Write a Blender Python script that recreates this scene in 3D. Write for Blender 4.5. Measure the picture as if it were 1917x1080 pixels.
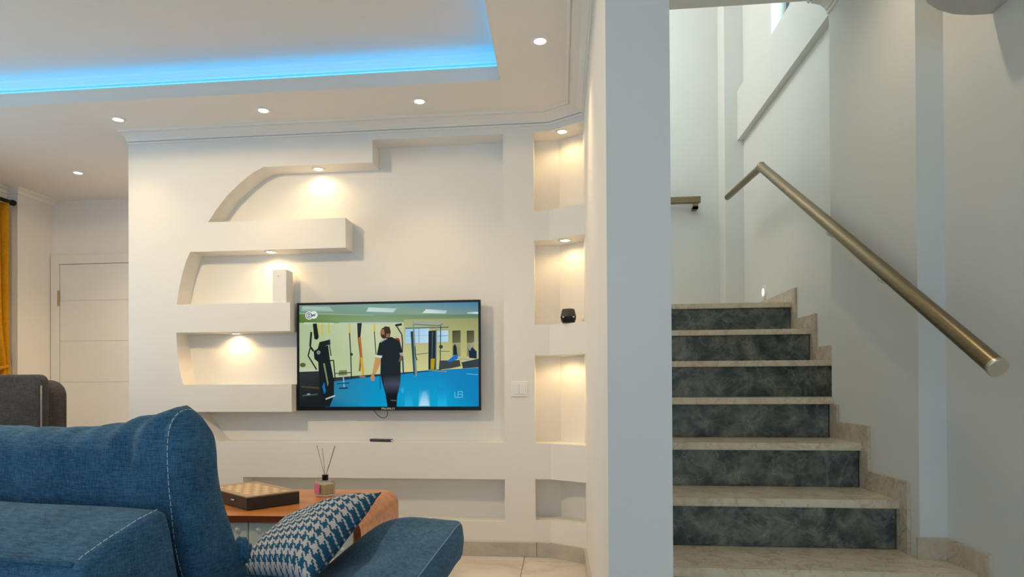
import bpy, bmesh, math, random
from mathutils import Vector, Matrix, noise

random.seed(7)
SC = bpy.context.scene
COL = SC.collection
for o in list(bpy.data.objects):
    bpy.data.objects.remove(o)

# ------------------------------------------------------------------ camera
W, H = 1917, 1080
F, CX, CY = 1230.0, 920.0, 715.0            # focal length and optical axis of the photograph, in pixels
EYE = Vector((0, 0, 0.945))
YAW, PITCH, ROLL = math.radians(5.99), math.radians(0.35), math.radians(0.30)
_f = Vector((-math.sin(YAW) * math.cos(PITCH), math.cos(YAW) * math.cos(PITCH), math.sin(PITCH)))
_r0 = Vector((math.cos(YAW), math.sin(YAW), 0))
_u0 = _r0.cross(_f)
_r = math.cos(ROLL) * _r0 - math.sin(ROLL) * _u0
_u = math.cos(ROLL) * _u0 + math.sin(ROLL) * _r0
cam_data = bpy.data.cameras.new('camera')
cam = bpy.data.objects.new('camera', cam_data)
COL.objects.link(cam)
m = Matrix((_r, _u, -_f)).transposed().to_4x4()
m.translation = EYE
cam.matrix_world = m
cam_data.sensor_width = 36.0
cam_data.lens = F / W * 36.0
cam_data.shift_x = (W / 2 - CX) / W
cam_data.shift_y = (CY - H / 2) / W
cam_data.clip_start = 0.05
SC.camera = cam

# ------------------------------------------------------------------ exposure, world, daylight
SC.view_settings.view_transform = 'Standard'
SC.view_settings.look = 'None'
SC.view_settings.exposure = 0.0
SC.view_settings.gamma = 1.0
SC.view_settings.use_curve_mapping = False
SC.cycles.max_bounces = 12
SC.cycles.diffuse_bounces = 6
SC.cycles.sample_clamp_indirect = 6.0
SC.cycles.caustics_reflective = False
SC.cycles.caustics_refractive = False

world = bpy.data.worlds.new('world')
SC.world = world
world.use_nodes = True
wn = world.node_tree
wn.nodes['Background'].inputs[0].default_value = (0.72, 0.86, 1.0, 1)
wn.nodes['Background'].inputs[1].default_value = 0.9


def area(name, loc, direction, sx, sy, watts, col):
    d = bpy.data.lights.new(name, 'AREA')
    d.shape = 'RECTANGLE'
    d.size, d.size_y = sx, sy
    d.energy = watts
    d.color = col
    o = bpy.data.objects.new(name, d)
    COL.objects.link(o)
    o.location = loc
    o.rotation_euler = Vector(direction).to_track_quat('-Z', 'Y').to_euler()
    return o


DAY = (0.48, 0.75, 1.0)
area('daylight_terrace_door', (-1.5, -2.5, 1.25), (0, 1, 0.0), 3.4, 2.1, 25, DAY)
area('daylight_side_window', (-4.02, 2.4, 1.3), (1, 0, 0), 2.0, 1.7, 18, DAY)
area('daylight_entrance_glazing', (0.75, -2.5, 1.2), (0, 1, 0), 0.9, 2.0, 8, DAY)
area('daylight_stair_window', (1.64, 3.92, 3.75), (-1, 0, -0.25), 0.95, 1.2, 37, (0.84, 0.95, 1.0))
area('daylight_upper_hall', (-0.6, 4.6, 4.5), (0.25, 0, -1), 1.4, 1.0, 31, (1.0, 0.98, 0.94))


# ------------------------------------------------------------------ measuring: a pixel of the photograph onto a known plane
def ray(px, py):
    return (_r * ((px - CX) / F) - _u * ((py - CY) / F) + _f)


def on(axis, val, px, py):
    d = ray(px, py)
    t = (val - EYE[axis]) / d[axis]
    return EYE + d * t


def on_x(v, px, py): return on(0, v, px, py)
def on_y(v, px, py): return on(1, v, px, py)
def on_z(v, px, py): return on(2, v, px, py)


# ------------------------------------------------------------------ mesh helpers
def mesh(name, verts, faces):
    me = bpy.data.meshes.new(name)
    me.from_pydata([tuple(v) for v in verts], [], faces)
    me.update()
    return me


def from_bm(name, bm):
    me = bpy.data.meshes.new(name)
    bm.to_mesh(me)
    bm.free()
    return me


def shade(me, angle=40):
    me.polygons.foreach_set('use_smooth', [True] * len(me.polygons))
    if angle < 180:
        me.set_sharp_from_angle(angle=math.radians(angle))


def fix_normals(me):
    bm = bmesh.new()
    bm.from_mesh(me)
    bmesh.ops.recalc_face_normals(bm, faces=bm.faces[:])
    bm.to_mesh(me)
    bm.free()


def obj(name, me, mat, parent=None, world=False, smooth=None):
    """one mesh object; world=True: vertices are given in world space and moved into the root's space"""
    if world and parent is not None:
        root = parent
        while root.parent is not None:
            root = root.parent
        me.transform(root.matrix_basis.inverted())
    if smooth is not None:
        shade(me, smooth)
    o = bpy.data.objects.new(name, me)
    COL.objects.link(o)
    if mat is not None:
        me.materials.append(mat)
    if parent is not None:
        o.parent = parent
    return o


def tag(o, label, cat, group=None):
    o['label'] = label
    o['category'] = cat
    if group:
        o['group'] = group
    return o


def thing(name, label, cat, loc=(0, 0, 0), rotz=0.0, group=None):
    o = bpy.data.objects.new(name, None)
    o.empty_display_size = 0.05
    COL.objects.link(o)
    o.location = loc
    o.rotation_euler = (0, 0, rotz)
    return tag(o, label, cat, group)


def solo(name, me, mat, label, cat, smooth=None, group=None):
    """a thing that is one mesh: origin moved to the middle of its base"""
    vs = [v.co for v in me.vertices]
    lo = Vector([min(v[i] for v in vs) for i in range(3)])
    hi = Vector([max(v[i] for v in vs) for i in range(3)])
    c = Vector(((lo.x + hi.x) / 2, (lo.y + hi.y) / 2, lo.z))
    me.transform(Matrix.Translation(-c))
    o = obj(name, me, mat, smooth=smooth)
    o.location = c
    return tag(o, label, cat, group)


def struct(name, me, mat, parent=None):
    o = obj(name, me, mat, parent)
    if parent is None:
        o['kind'] = 'structure'
    return o


def box_bm(lo, hi, bev=0.0, seg=2):
    bm = bmesh.new()
    bmesh.ops.create_cube(bm, size=1)
    lo, hi = Vector(lo), Vector(hi)
    s, c = hi - lo, (hi + lo) / 2
    for v in bm.verts:
        v.co = Vector((v.co.x * s.x, v.co.y * s.y, v.co.z * s.z)) + c
    if bev > 0:
        bmesh.ops.bevel(bm, geom=bm.edges[:], offset=bev, segments=seg, profile=0.5, affect='EDGES')
    return bm


def box(lo, hi, bev=0.0, seg=2, name='box'):
    return from_bm(name, box_bm(lo, hi, bev, seg))


def boxes(lst, bev=0.0, name='boxes'):
    bm = bmesh.new()
    for lo, hi in lst:
        b = box_bm(lo, hi, bev)
        tmp = bpy.data.meshes.new('tmp')
        b.to_mesh(tmp)
        b.free()
        bm.from_mesh(tmp)
        bpy.data.meshes.remove(tmp)
    return from_bm(name, bm)


def join(meshes, name='joined'):
    bm = bmesh.new()
    for me in meshes:
        bm.from_mesh(me)
        bpy.data.meshes.remove(me)
    return from_bm(name, bm)


def extrude_poly(loops, d0, d1, mp, name='slab'):
    """2-D outline (first loop) with holes (other loops), made a solid between depths d0 and d1"""
    bm = bmesh.new()
    caps = []
    rings = {}
    for d in (d0, d1):
        es = []
        rings[d] = []
        for lp in loops:
            vs = [bm.verts.new(mp(a, b, d)) for a, b in lp]
            rings[d].append(vs)
            es += [bm.edges.new((vs[i], vs[(i + 1) % len(vs)])) for i in range(len(vs))]
        bmesh.ops.triangle_fill(bm, edges=es, use_beauty=True)
    for ra, rb in zip(rings[d0], rings[d1]):
        n = len(ra)
        for i in range(n):
            bm.faces.new((ra[i], ra[(i + 1) % n], rb[(i + 1) % n], rb[i]))
    bmesh.ops.recalc_face_normals(bm, faces=bm.faces[:])
    bmesh.ops.dissolve_limit(bm, angle_limit=0.001, verts=bm.verts[:], edges=bm.edges[:])
    return from_bm(name, bm)


def prism(poly, z0, z1, name='prism'):
    return extrude_poly([poly], z0, z1, lambda a, b, d: (a, b, d), name)


def rect(a0, a1, b0, b1):
    return [(a0, b0), (a1, b0), (a1, b1), (a0, b1)]


def lathe(profile, seg=32, name='lathe'):
    vs, fs = [], []
    n = len(profile)
    for i in range(seg):
        a = 2 * math.pi * i / seg
        for r, z in profile:
            vs.append((r * math.cos(a), r * math.sin(a), z))
    for i in range(seg):
        j = (i + 1) % seg
        for k in range(n - 1):
            fs.append((i * n + k, j * n + k, j * n + k + 1, i * n + k + 1))
    me = mesh(name, vs, fs)
    bm = bmesh.new()
    bm.from_mesh(me)
    bmesh.ops.remove_doubles(bm, verts=bm.verts[:], dist=1e-6)
    bmesh.ops.recalc_face_normals(bm, faces=bm.faces[:])
    bm.to_mesh(me)
    bm.free()
    return me


def tube(path, r, seg=12, name='tube', cap=True, closed=False):
    pts = [Vector(p) for p in path]
    n = len(pts)
    vs, fs = [], []
    prev = None
    for i, p in enumerate(pts):
        if closed:
            t = (pts[(i + 1) % n] - pts[i - 1]).normalized()
        else:
            t = (pts[min(i + 1, n - 1)] - pts[max(i - 1, 0)]).normalized()
        if prev is None:
            a = Vector((0, 0, 1)) if abs(t.z) < 0.9 else Vector((1, 0, 0))
            u = t.cross(a).normalized()
        else:
            u = (prev - t * prev.dot(t)).normalized()
        prev = u
        w = t.cross(u)
        rr = r[i] if isinstance(r, (list, tuple)) else r
        for k in range(seg):
            a = 2 * math.pi * k / seg
            vs.append(p + (u * math.cos(a) + w * math.sin(a)) * rr)
    m_ = n if closed else n - 1
    for i in range(m_):
        j = (i + 1) % n
        for k in range(seg):
            l = (k + 1) % seg
            fs.append((i * seg + k, i * seg + l, j * seg + l, j * seg + k))
    if cap and not closed:
        fs.append(tuple(range(seg))[::-1])
        fs.append(tuple((n - 1) * seg + k for k in range(seg)))
    me = mesh(name, vs, fs)
    fix_normals(me)
    return me


def spline(pts, n, closed=False):
    """Catmull-Rom through the points"""
    P = [Vector(p) for p in pts]
    N = len(P)
    out = []
    spans = N if closed else N - 1
    for i in range(n):
        t = i / n * spans if closed else i / (n - 1) * spans
        k = min(int(t), spans - 1)
        t -= k
        if closed:
            a, b, c, d = (P[(k + q) % N] for q in (-1, 0, 1, 2))
        else:
            a, b, c, d = (P[max(0, min(N - 1, k + q))] for q in (-1, 0, 1, 2))
        out.append(0.5 * ((2 * b) + (c - a) * t + (2 * a - 5 * b + 4 * c - d) * t * t + (3 * b - a - 3 * c + d) * t ** 3))
    return out


def dashes(path, dash, gap, r, name='stitching'):
    """a dashed line of thread along a path"""
    pts = [Vector(p) for p in path]
    ms = []
    d, on_, acc, cur = 0, True, 0.0, [pts[0]]
    fine = []
    for a, b in zip(pts, pts[1:]):
        k = max(1, int((b - a).length / 0.001))
        for i in range(k):
            fine.append(a.lerp(b, i / k))
    for a, b in zip(fine, fine[1:]):
        acc += (b - a).length
        if on_:
            cur.append(b)
            if acc >= dash:
                if len(cur) > 2:
                    ms.append(tube([cur[0], cur[len(cur) // 2], cur[-1]], r, 5))
                on_, acc, cur = False, 0.0, []
        elif acc >= gap:
            on_, acc, cur = True, 0.0, [b]
    return join(ms, name)


# ------------------------------------------------------------------ materials
def new_mat(name, color=(0.8, 0.8, 0.8), rough=0.5, metal=0.0, spec=0.5):
    mt = bpy.data.materials.new(name)
    mt.use_nodes = True
    b = mt.node_tree.nodes['Principled BSDF']
    b.inputs['Base Color'].default_value = (*color, 1)
    b.inputs['Roughness'].default_value = rough
    b.inputs['Metallic'].default_value = metal
    b.inputs['Specular IOR Level'].default_value = spec
    return mt


def N(mt, kind, **kw):
    n = mt.node_tree.nodes.new(kind)
    for k, v in kw.items():
        setattr(n, k, v)
    return n


def L(mt, a, b):
    mt.node_tree.links.new(a, b)


def P(mt):
    return mt.node_tree.nodes['Principled BSDF']


def ramp(mt, fac, stops):
    r = N(mt, 'ShaderNodeValToRGB')
    el = r.color_ramp.elements
    el[0].position, el[0].color = stops[0][0], (*stops[0][1], 1)
    el[1].position, el[1].color = stops[-1][0], (*stops[-1][1], 1)
    for p, c in stops[1:-1]:
        e = el.new(p)
        e.color = (*c, 1)
    L(mt, fac, r.inputs[0])
    return r.outputs[0]


def noise_tex(mt, scale, detail=4, rough=0.55, stretch=None, distort=0.0, coord='Object'):
    tc = N(mt, 'ShaderNodeTexCoord')
    mp = N(mt, 'ShaderNodeMapping')
    if stretch:
        mp.inputs['Scale'].default_value = stretch
    L(mt, tc.outputs[coord], mp.inputs[0])
    t = N(mt, 'ShaderNodeTexNoise')
    t.inputs['Scale'].default_value = scale
    t.inputs['Detail'].default_value = detail
    t.inputs['Roughness'].default_value = rough
    t.inputs['Distortion'].default_value = distort
    L(mt, mp.outputs[0], t.inputs['Vector'])
    return t


def bump(mt, height, strength=0.2, dist=0.002):
    b = N(mt, 'ShaderNodeBump')
    b.inputs['Strength'].default_value = strength
    b.inputs['Distance'].default_value = dist
    L(mt, height, b.inputs['Height'])
    L(mt, b.outputs[0], P(mt).inputs['Normal'])


def mixc(mt, fac, a, b):
    mx = N(mt, 'ShaderNodeMix', data_type='RGBA')
    if isinstance(fac, (int, float)):
        mx.inputs[0].default_value = fac
    else:
        L(mt, fac, mx.inputs[0])
    for i, v in ((6, a), (7, b)):
        if isinstance(v, tuple):
            mx.inputs[i].default_value = (*v, 1)
        else:
            L(mt, v, mx.inputs[i])
    return mx.outputs[2]


def paint(name, col, rough=0.75):
    mt = new_mat(name, col, rough, spec=0.3)
    t = noise_tex(mt, 1.3, 3)
    c2 = tuple(c * 0.96 for c in col)
    L(mt, ramp(mt, t.outputs['Fac'], [(0.3, c2), (0.7, col)]), P(mt).inputs['Base Color'])
    t2 = noise_tex(mt, 260, 2)
    bump(mt, t2.outputs['Fac'], 0.06, 0.001)
    return mt


M = {}
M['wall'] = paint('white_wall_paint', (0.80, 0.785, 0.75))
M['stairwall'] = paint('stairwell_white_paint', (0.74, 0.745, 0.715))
M['ceiling'] = paint('white_ceiling_paint', (0.81, 0.785, 0.74))
M['trim'] = new_mat('white_plaster_trim', (0.80, 0.785, 0.75), 0.6, spec=0.3)
M['door'] = paint('white_lacquer_door', (0.78, 0.77, 0.73), 0.4)


def marble(name, stops, scale, vein, vein_col, rough):
    mt = new_mat(name, rough=rough)
    t = noise_tex(mt, scale, 9, 0.70, distort=0.35)
    base = ramp(mt, t.outputs['Fac'], stops)
    t2 = noise_tex(mt, scale * 0.45, 6, 0.6, distort=0.7)
    sub = N(mt, 'ShaderNodeMath', operation='SUBTRACT')
    sub.inputs[1].default_value = 0.5
    L(mt, t2.outputs['Fac'], sub.inputs[0])
    ab = N(mt, 'ShaderNodeMath', operation='ABSOLUTE')
    L(mt, sub.outputs[0], ab.inputs[0])
    k = ramp(mt, ab.outputs[0], [(0.0, (vein,) * 3), (0.022, (0, 0, 0))])
    L(mt, mixc(mt, k, base, vein_col), P(mt).inputs['Base Color'])
    return mt


M['riser'] = marble('dark_green_marble', [(0.33, (0.016, 0.026, 0.024)), (0.46, (0.060, 0.078, 0.072)),
                                         (0.54, (0.12, 0.135, 0.115)), (0.61, (0.17, 0.18, 0.145)), (0.70, (0.30, 0.31, 0.28))],
                    11, 0.22, (0.42, 0.42, 0.36), 0.16)
M['tread'] = marble('beige_marble', [(0.30, (0.58, 0.47, 0.33)), (0.5, (0.72, 0.61, 0.46)), (0.72, (0.80, 0.71, 0.57))],
                    14, 0.45, (0.36, 0.27, 0.18), 0.2)
M['skirt'] = marble('beige_marble_skirting', [(0.30, (0.46, 0.37, 0.26)), (0.5, (0.60, 0.51, 0.39)), (0.72, (0.70, 0.62, 0.50))],
                    16, 0.5, (0.30, 0.23, 0.15), 0.25)
M['tile'] = marble('cream_floor_tile', [(0.3, (0.60, 0.55, 0.49)), (0.55, (0.71, 0.66, 0.60)), (0.75, (0.77, 0.73, 0.67))],
                   2.4, 0.35, (0.45, 0.37, 0.28), 0.12)
M['grout'] = new_mat('grout', (0.34, 0.30, 0.26), 0.9)
M['base_tile'] = marble('grey_beige_skirting_tile', [(0.3, (0.40, 0.37, 0.32)), (0.55, (0.51, 0.475, 0.42)), (0.75, (0.58, 0.55, 0.49))],
                        7, 0.3, (0.52, 0.46, 0.38), 0.25)


def fabric(name, dark, light, fine, bumpk=0.35, spec=0.15):
    mt = new_mat(name, light, 0.95, spec=spec)
    t1 = noise_tex(mt, 1.0, 3, 0.7, stretch=(fine * 0.10, fine * 0.10, fine))
    t2 = noise_tex(mt, 1.0, 3, 0.7, stretch=(fine, fine, fine * 0.10))
    t3 = noise_tex(mt, 7, 4)
    ad = N(mt, 'ShaderNodeMath', operation='ADD')
    L(mt, t1.outputs['Fac'], ad.inputs[0])
    L(mt, t2.outputs['Fac'], ad.inputs[1])
    ad2 = N(mt, 'ShaderNodeMath', operation='MULTIPLY_ADD')
    L(mt, t3.outputs['Fac'], ad2.inputs[0])
    ad2.inputs[1].default_value = 0.5
    L(mt, ad.outputs[0], ad2.inputs[2])
    dv = N(mt, 'ShaderNodeMath', operation='MULTIPLY')
    L(mt, ad2.outputs[0], dv.inputs[0])
    dv.inputs[1].default_value = 0.4
    L(mt, ramp(mt, dv.outputs[0], [(0.39, dark), (0.52, tuple((a + b) / 2 for a, b in zip(dark, light))), (0.64, light)]),
      P(mt).inputs['Base Color'])
    P(mt).inputs['Sheen Weight'].default_value = 0.08
    P(mt).inputs['Sheen Roughness'].default_value = 0.5
    bump(mt, dv.outputs[0], bumpk, 0.003)
    return mt


M['denim'] = fabric('blue_denim_weave', (0.013, 0.056, 0.112), (0.082, 0.200, 0.325), 420)
M['denim_dark'] = new_mat('dark_blue_piping', (0.02, 0.06, 0.11), 0.9, spec=0.1)
M['thread'] = new_mat('pale_thread', (0.55, 0.62, 0.66), 0.8, spec=0.1)
M['flap_thread'] = new_mat('blue_grey_thread', (0.22, 0.31, 0.38), 0.8, spec=0.1)
M['grey_fabric'] = fabric('charcoal_fabric', (0.030, 0.030, 0.034), (0.095, 0.092, 0.095), 320)
M['grey_thread'] = new_mat('grey_thread', (0.26, 0.25, 0.24), 0.8)
M['mustard'] = fabric('mustard_curtain_cloth', (0.42, 0.19, 0.004), (0.66, 0.33, 0.012), 300, 0.2)
M['black_metal'] = new_mat('black_metal', (0.02, 0.022, 0.024), 0.4, 0.7)
M['black_plastic'] = new_mat('black_gloss_plastic', (0.008, 0.009, 0.011), 0.25, spec=0.25)
M['dark_plastic'] = new_mat('dark_grey_plastic', (0.03, 0.03, 0.033), 0.45)
M['white_plastic'] = new_mat('white_plastic', (0.80, 0.79, 0.76), 0.4)
M['ac_plastic'] = new_mat('air_conditioner_plastic', (0.55, 0.55, 0.53), 0.5)
M['chrome'] = new_mat('chrome', (0.75, 0.75, 0.73), 0.25, 1.0)
M['leg_wood'] = new_mat('dark_wood_leg', (0.05, 0.028, 0.016), 0.45)
M['white_lacquer'] = new_mat('white_lacquer', (0.68, 0.71, 0.68), 0.4)
M['brass'] = new_mat('aged_brass', (0.42, 0.30, 0.13), 0.4, 1.0)

mt = M['bronze'] = new_mat('brushed_bronze', (0.36, 0.28, 0.17), 0.34, 1.0)
t = noise_tex(mt, 1.0, 3, 0.6, stretch=(300, 14, 300))
L(mt, ramp(mt, t.outputs['Fac'], [(0.3, (0.20, 0.150, 0.080)), (0.7, (0.31, 0.24, 0.14))]), P(mt).inputs['Base Color'])
M['cap_metal'] = new_mat('satin_nickel_cap', (0.52, 0.49, 0.42), 0.38, 1.0)

mt = M['wood'] = new_mat('reddish_wood', rough=0.28)
t = noise_tex(mt, 1.0, 5, 0.6, stretch=(2.0, 34, 34), distort=0.4)
L(mt, ramp(mt, t.outputs['Fac'], [(0.3, (0.34, 0.115, 0.024)), (0.5, (0.46, 0.175, 0.042)), (0.72, (0.57, 0.24, 0.07))]),
  P(mt).inputs['Base Color'])
mt = M['wood_edge'] = new_mat('dark_wood_edge', rough=0.35)
t = noise_tex(mt, 1.0, 5, 0.6, stretch=(3.0, 60, 60))
L(mt, ramp(mt, t.outputs['Fac'], [(0.3, (0.13, 0.028, 0.008)), (0.7, (0.22, 0.055, 0.016))]), P(mt).inputs['Base Color'])
M['board_light'] = new_mat('maple_square', (0.68, 0.50, 0.28), 0.35)
M['board_dark'] = new_mat('walnut_square', (0.36, 0.23, 0.11), 0.35)
M['board_rim'] = new_mat('oak_rim', (0.33, 0.23, 0.13), 0.35)
M['board_case'] = new_mat('black_lacquer_case', (0.018, 0.02, 0.024), 0.22)


def emit(name, col, k):
    mt = bpy.data.materials.new(name)
    mt.use_nodes = True
    nt = mt.node_tree
    nt.nodes.remove(nt.nodes['Principled BSDF'])
    e = nt.nodes.new('ShaderNodeEmission')
    e.inputs[0].default_value = (*col, 1)
    e.inputs[1].default_value = k
    nt.links.new(e.outputs[0], nt.nodes['Material Output'].inputs[0])
    return mt


M['lens'] = emit('warm_lamp_lens', (1.0, 0.86, 0.62), 9.0)
M['lens_cool'] = emit('cool_step_lens', (0.95, 1.0, 0.85), 5.0)
M['led'] = emit('blue_led_strip', (0.0, 0.38, 0.95), 18.0)

mt = M['pane'] = bpy.data.materials.new('window_glass')
mt.use_nodes = True
nt = mt.node_tree
nt.nodes.remove(nt.nodes['Principled BSDF'])
tr, gl, mx = nt.nodes.new('ShaderNodeBsdfTransparent'), nt.nodes.new('ShaderNodeBsdfGlossy'), nt.nodes.new('ShaderNodeMixShader')
gl.inputs['Roughness'].default_value = 0.02
tr.inputs[0].default_value = (0.9, 0.96, 0.97, 1)
mx.inputs[0].default_value = 0.08
nt.links.new(tr.outputs[0], mx.inputs[1])
nt.links.new(gl.outputs[0], mx.inputs[2])
nt.links.new(mx.outputs[0], nt.nodes['Material Output'].inputs[0])
M['win_frame'] = new_mat('dark_blue_window_frame', (0.05, 0.10, 0.13), 0.5)
M['win_white'] = new_mat('white_window_frame', (0.75, 0.76, 0.76), 0.45)

mt = M['glass'] = new_mat('clear_glass', (0.95, 0.97, 0.95), 0.03)
P(mt).inputs['Transmission Weight'].default_value = 1.0
P(mt).inputs['IOR'].default_value = 1.45
nt = mt.node_tree
tr, mx = nt.nodes.new('ShaderNodeBsdfTransparent'), nt.nodes.new('ShaderNodeMixShader')
mx.inputs[0].default_value = 0.45
nt.links.new(tr.outputs[0], mx.inputs[1])
nt.links.new(P(mt).outputs[0], mx.inputs[2])
nt.links.new(mx.outputs[0], nt.nodes['Material Output'].inputs[0])
mt = M['oil'] = new_mat('amber_oil', (0.88, 0.80, 0.48), 0.1)
P(mt).inputs['Transmission Weight'].default_value = 0.35
M['pink'] = new_mat('pink_label', (0.70, 0.16, 0.32), 0.5)
M['reed'] = new_mat('rattan_reed', (0.38, 0.28, 0.18), 0.8)

# screen: flat picture, light comes from the panel
mt = M['screen'] = new_mat('lit_screen', (0.0, 0.0, 0.0), 0.3, spec=0.12)
at_ = N(mt, 'ShaderNodeAttribute', attribute_name='Col')
L(mt, at_.outputs['Color'], P(mt).inputs['Emission Color'])
P(mt).inputs['Emission Strength'].default_value = 0.95

# houndstooth: two-by-two twill of four dark and four light threads
mt = M['hound'] = new_mat('houndstooth_cloth', rough=0.95, spec=0.1)
uv = N(mt, 'ShaderNodeUVMap')
sx = N(mt, 'ShaderNodeSeparateXYZ')
L(mt, uv.outputs[0], sx.inputs[0])


def M1(op, a, b=None, c=None):
    n = N(M['hound'], 'ShaderNodeMath', operation=op)
    for i, v in enumerate((a, b, c)):
        if v is None:
            continue
        if isinstance(v, (int, float)):
            n.inputs[i].default_value = v
        else:
            L(M['hound'], v, n.inputs[i])
    return n.outputs[0]


THREADS = 8 * 12.0
iu = M1('FLOOR', M1('MULTIPLY', sx.outputs[0], THREADS))
iv = M1('FLOOR', M1('MULTIPLY', sx.outputs[1], THREADS))
warp = M1('LESS_THAN', M1('FLOORED_MODULO', iu, 8.0), 3.5)
weft = M1('LESS_THAN', M1('FLOORED_MODULO', iv, 8.0), 3.5)
sel = M1('LESS_THAN', M1('FLOORED_MODULO', M1('ADD', iu, iv), 4.0), 1.5)
fac = M1('ADD', M1('MULTIPLY', sel, warp), M1('MULTIPLY', M1('SUBTRACT', 1.0, sel), weft))
L(mt, mixc(mt, fac, (0.46, 0.45, 0.46), (0.012, 0.085, 0.165)), P(mt).inputs['Base Color'])
tb = noise_tex(mt, 500, 2)
bump(mt, tb.outputs['Fac'], 0.2, 0.002)

# ------------------------------------------------------------------ the room: measured planes
ZC = 2.44                # lower living-room ceiling
ZT = 2.605               # ceiling of the tray
ZH = 2.690               # ceiling of the stair hall
YF, YB = 3.644, 3.784    # front and back layer of the TV wall
XL = on_y(YF, 241, 600).x          # free left end of the TV wall
XP, XQ = 0.133, 0.311    # the wall between living room and stairs
YP = 1.885
XW_NEAR, XW_MID, XW_FAR = 1.311, 1.221, 1.352
YJ1, YJ2 = 2.394, 3.116
YS = 5.2                 # back wall of the stairwell
YD = 4.85                # wall of the white door
X0, Y0 = -4.12, -2.6
ZTOP = 4.6

# floor: slab and its tiles
floor = struct('floor', box((X0 - 0.2, Y0 - 0.2, -0.12), (1.6, 5.45, -0.004)), M['grout'])
TS = 0.60
tile_me = box((0, 0, -0.004), (TS - 0.004, TS - 0.004, 0.0))
tile_me.materials.append(M['tile'])
for i in range(10):
    for j in range(13):
        x, y = X0 - 0.28 + i * TS, YF + 1.0 - j * TS - 0.5
        if x > 1.3 or y < Y0 - 0.4:
            continue
        o = bpy.data.objects.new('floor_tile', tile_me)
        COL.objects.link(o)
        o.location = (x, y, 0)
        o.parent = floor

# TV wall: deep back layer and a front layer with the openings cut into it
zq = lambda px, py: on_y(YF, px, py).z
xq = lambda px, py: on_y(YF, px, py).x
XN = xq(1000.5, 600)     # left edge of the corner niches
arcA = [(390, 415), (404, 393), (425, 366), (452, 340), (473, 324), (493, 313)]
arcB = [(331, 568), (335, 540), (341, 512), (348, 488), (356, 470)]
arcC = [(343, 720), (337, 695), (333, 668), (331, 645), (330, 622)]
arcD = [(408, 828), (392, 808), (378, 790), (366, 771)]
z_top1, z_top2 = zq(820, 256), zq(600, 308)
zs1a, zs1b = zq(520, 411.5), zq(520, 467)
zs2a, zs2b = zq(440, 568), zq(440, 621)
zs3a, zs3b = zq(440, 720), zq(440, 771)
z_led = zq(700, 828)
xr = xq(943, 540)


def arc(pts, z0, z1):
    """pixel arc from bottom to top, ends snapped to the shelf heights"""
    q = [(on_y(YF, *p).x, on_y(YF, *p).z) for p in pts]
    a, b = q[0][1], q[-1][1]
    return [(x, z0 + (z - a) / (b - a) * (z1 - z0)) for x, z in q]


x1e, x2e, x3e, xst = xq(647, 440), xq(543, 594), xq(546, 745), xq(697, 283)
recess = [(xr, z_led), (xr, z_top1), (xst, z_top1), (xst, z_top2)]
recess += arc(arcA, zs1a, z_top2)[::-1]
recess += [(x1e, zs1a), (x1e, zs1b)]
recess += arc(arcB, zs2a, zs1b)[::-1]
recess += [(x2e, zs2a), (x2e, zs2b)]
recess += arc(arcC, zs3a, zs2b)[::-1]
recess += [(x3e, zs3a), (x3e, zs3b)]
recess += arc(arcD, z_led, zs3b)[::-1]
z_l0, z_l1 = zq(700, 972), zq(700, 895)
low = [(xq(455, 920), z_l0), (xq(945, 930), z_l0), (xq(945, 930), z_l1), (xq(455, 920), z_l1)]
wall_back = struct('wall_back', extrude_poly([rect(XL, XN, 0, ZC), recess, low], YF, YB, lambda a, b, d: (a, d, b)), M['wall'])
struct('back_layer', box((XL, YB, 0), (0.0, YB + 0.12, ZC)), M['wall'], wall_back)
# corner niches: solid bands round the chamfer, and the folded back behind them
CH0, CH1 = (-0.056, YF), (XP, 3.523)
foot = [(XN, YF), CH0, CH1, (XP, YB + 0.05), (XN, YB + 0.05)]
nz = [(zq(1002, 394), zq(1002, 450)), (zq(1002, 607.5), zq(1002, 665)), (zq(1002, 830), zq(1002, 897))]
z_n_top, z_n_bot = zq(1002, 246.5), zq(1002, 974)
bands = [(z_n_top, ZC)] + [(min(a, b), max(a, b)) for a, b in nz] + [(0, z_n_bot)]
for a, b in bands:
    struct('niche_band', prism(foot, a, b), M['wall'], wall_back)
struct('niche_back', prism([(0.0, YB), (0.17, YB - 0.109), (0.17, YB + 0.12), (0.0, YB + 0.12)], 0, ZC), M['wall'], wall_back)

# walls between and around
struct('wall_partition', box((XP, YP, 0), (XQ, 3.98, ZTOP)), M['wall'])
struct('wall_behind_tv', box((-2.5, 3.91, 0), (XP, 3.98, ZTOP)), M['wall'])
struct('wall_door_side', box((-4.3, YD, 0), (-1.5, YD + 0.15, ZC + 0.3)), M['wall'])
struct('wall_hall_end', box((-1.55, 3.98, 0), (-1.45, YS, ZTOP)), M['wall'])
yz = lambda a, b, d: (d, a, b)
wall_left = struct('wall_left', extrude_poly([rect(Y0, 4.515, 0, ZT + 0.1), rect(1.35, 3.75, 0.35, 2.2)], X0 - 0.25, X0, yz), M['wall'])
struct('pilaster', box((X0 - 0.1, 4.515, 0), (on_y(4.515, 33, 600).x, YD, ZC + 0.2)), M['wall'], wall_left)
struct('wall_front', extrude_poly([rect(X0, 1.5, 0, ZT + 0.1), rect(-3.25, 0.25, 0.02, 2.25), rect(0.3, 1.2, 0.02, 2.2)], Y0 - 0.2, Y0,
                                  lambda a, b, d: (a, d, b)), M['wall'])
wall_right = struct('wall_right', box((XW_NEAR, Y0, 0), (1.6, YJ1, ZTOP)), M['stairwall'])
struct('jut', box((XW_MID, YJ1, 0), (1.6, YJ2, ZTOP)), M['stairwall'], wall_right)
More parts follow.
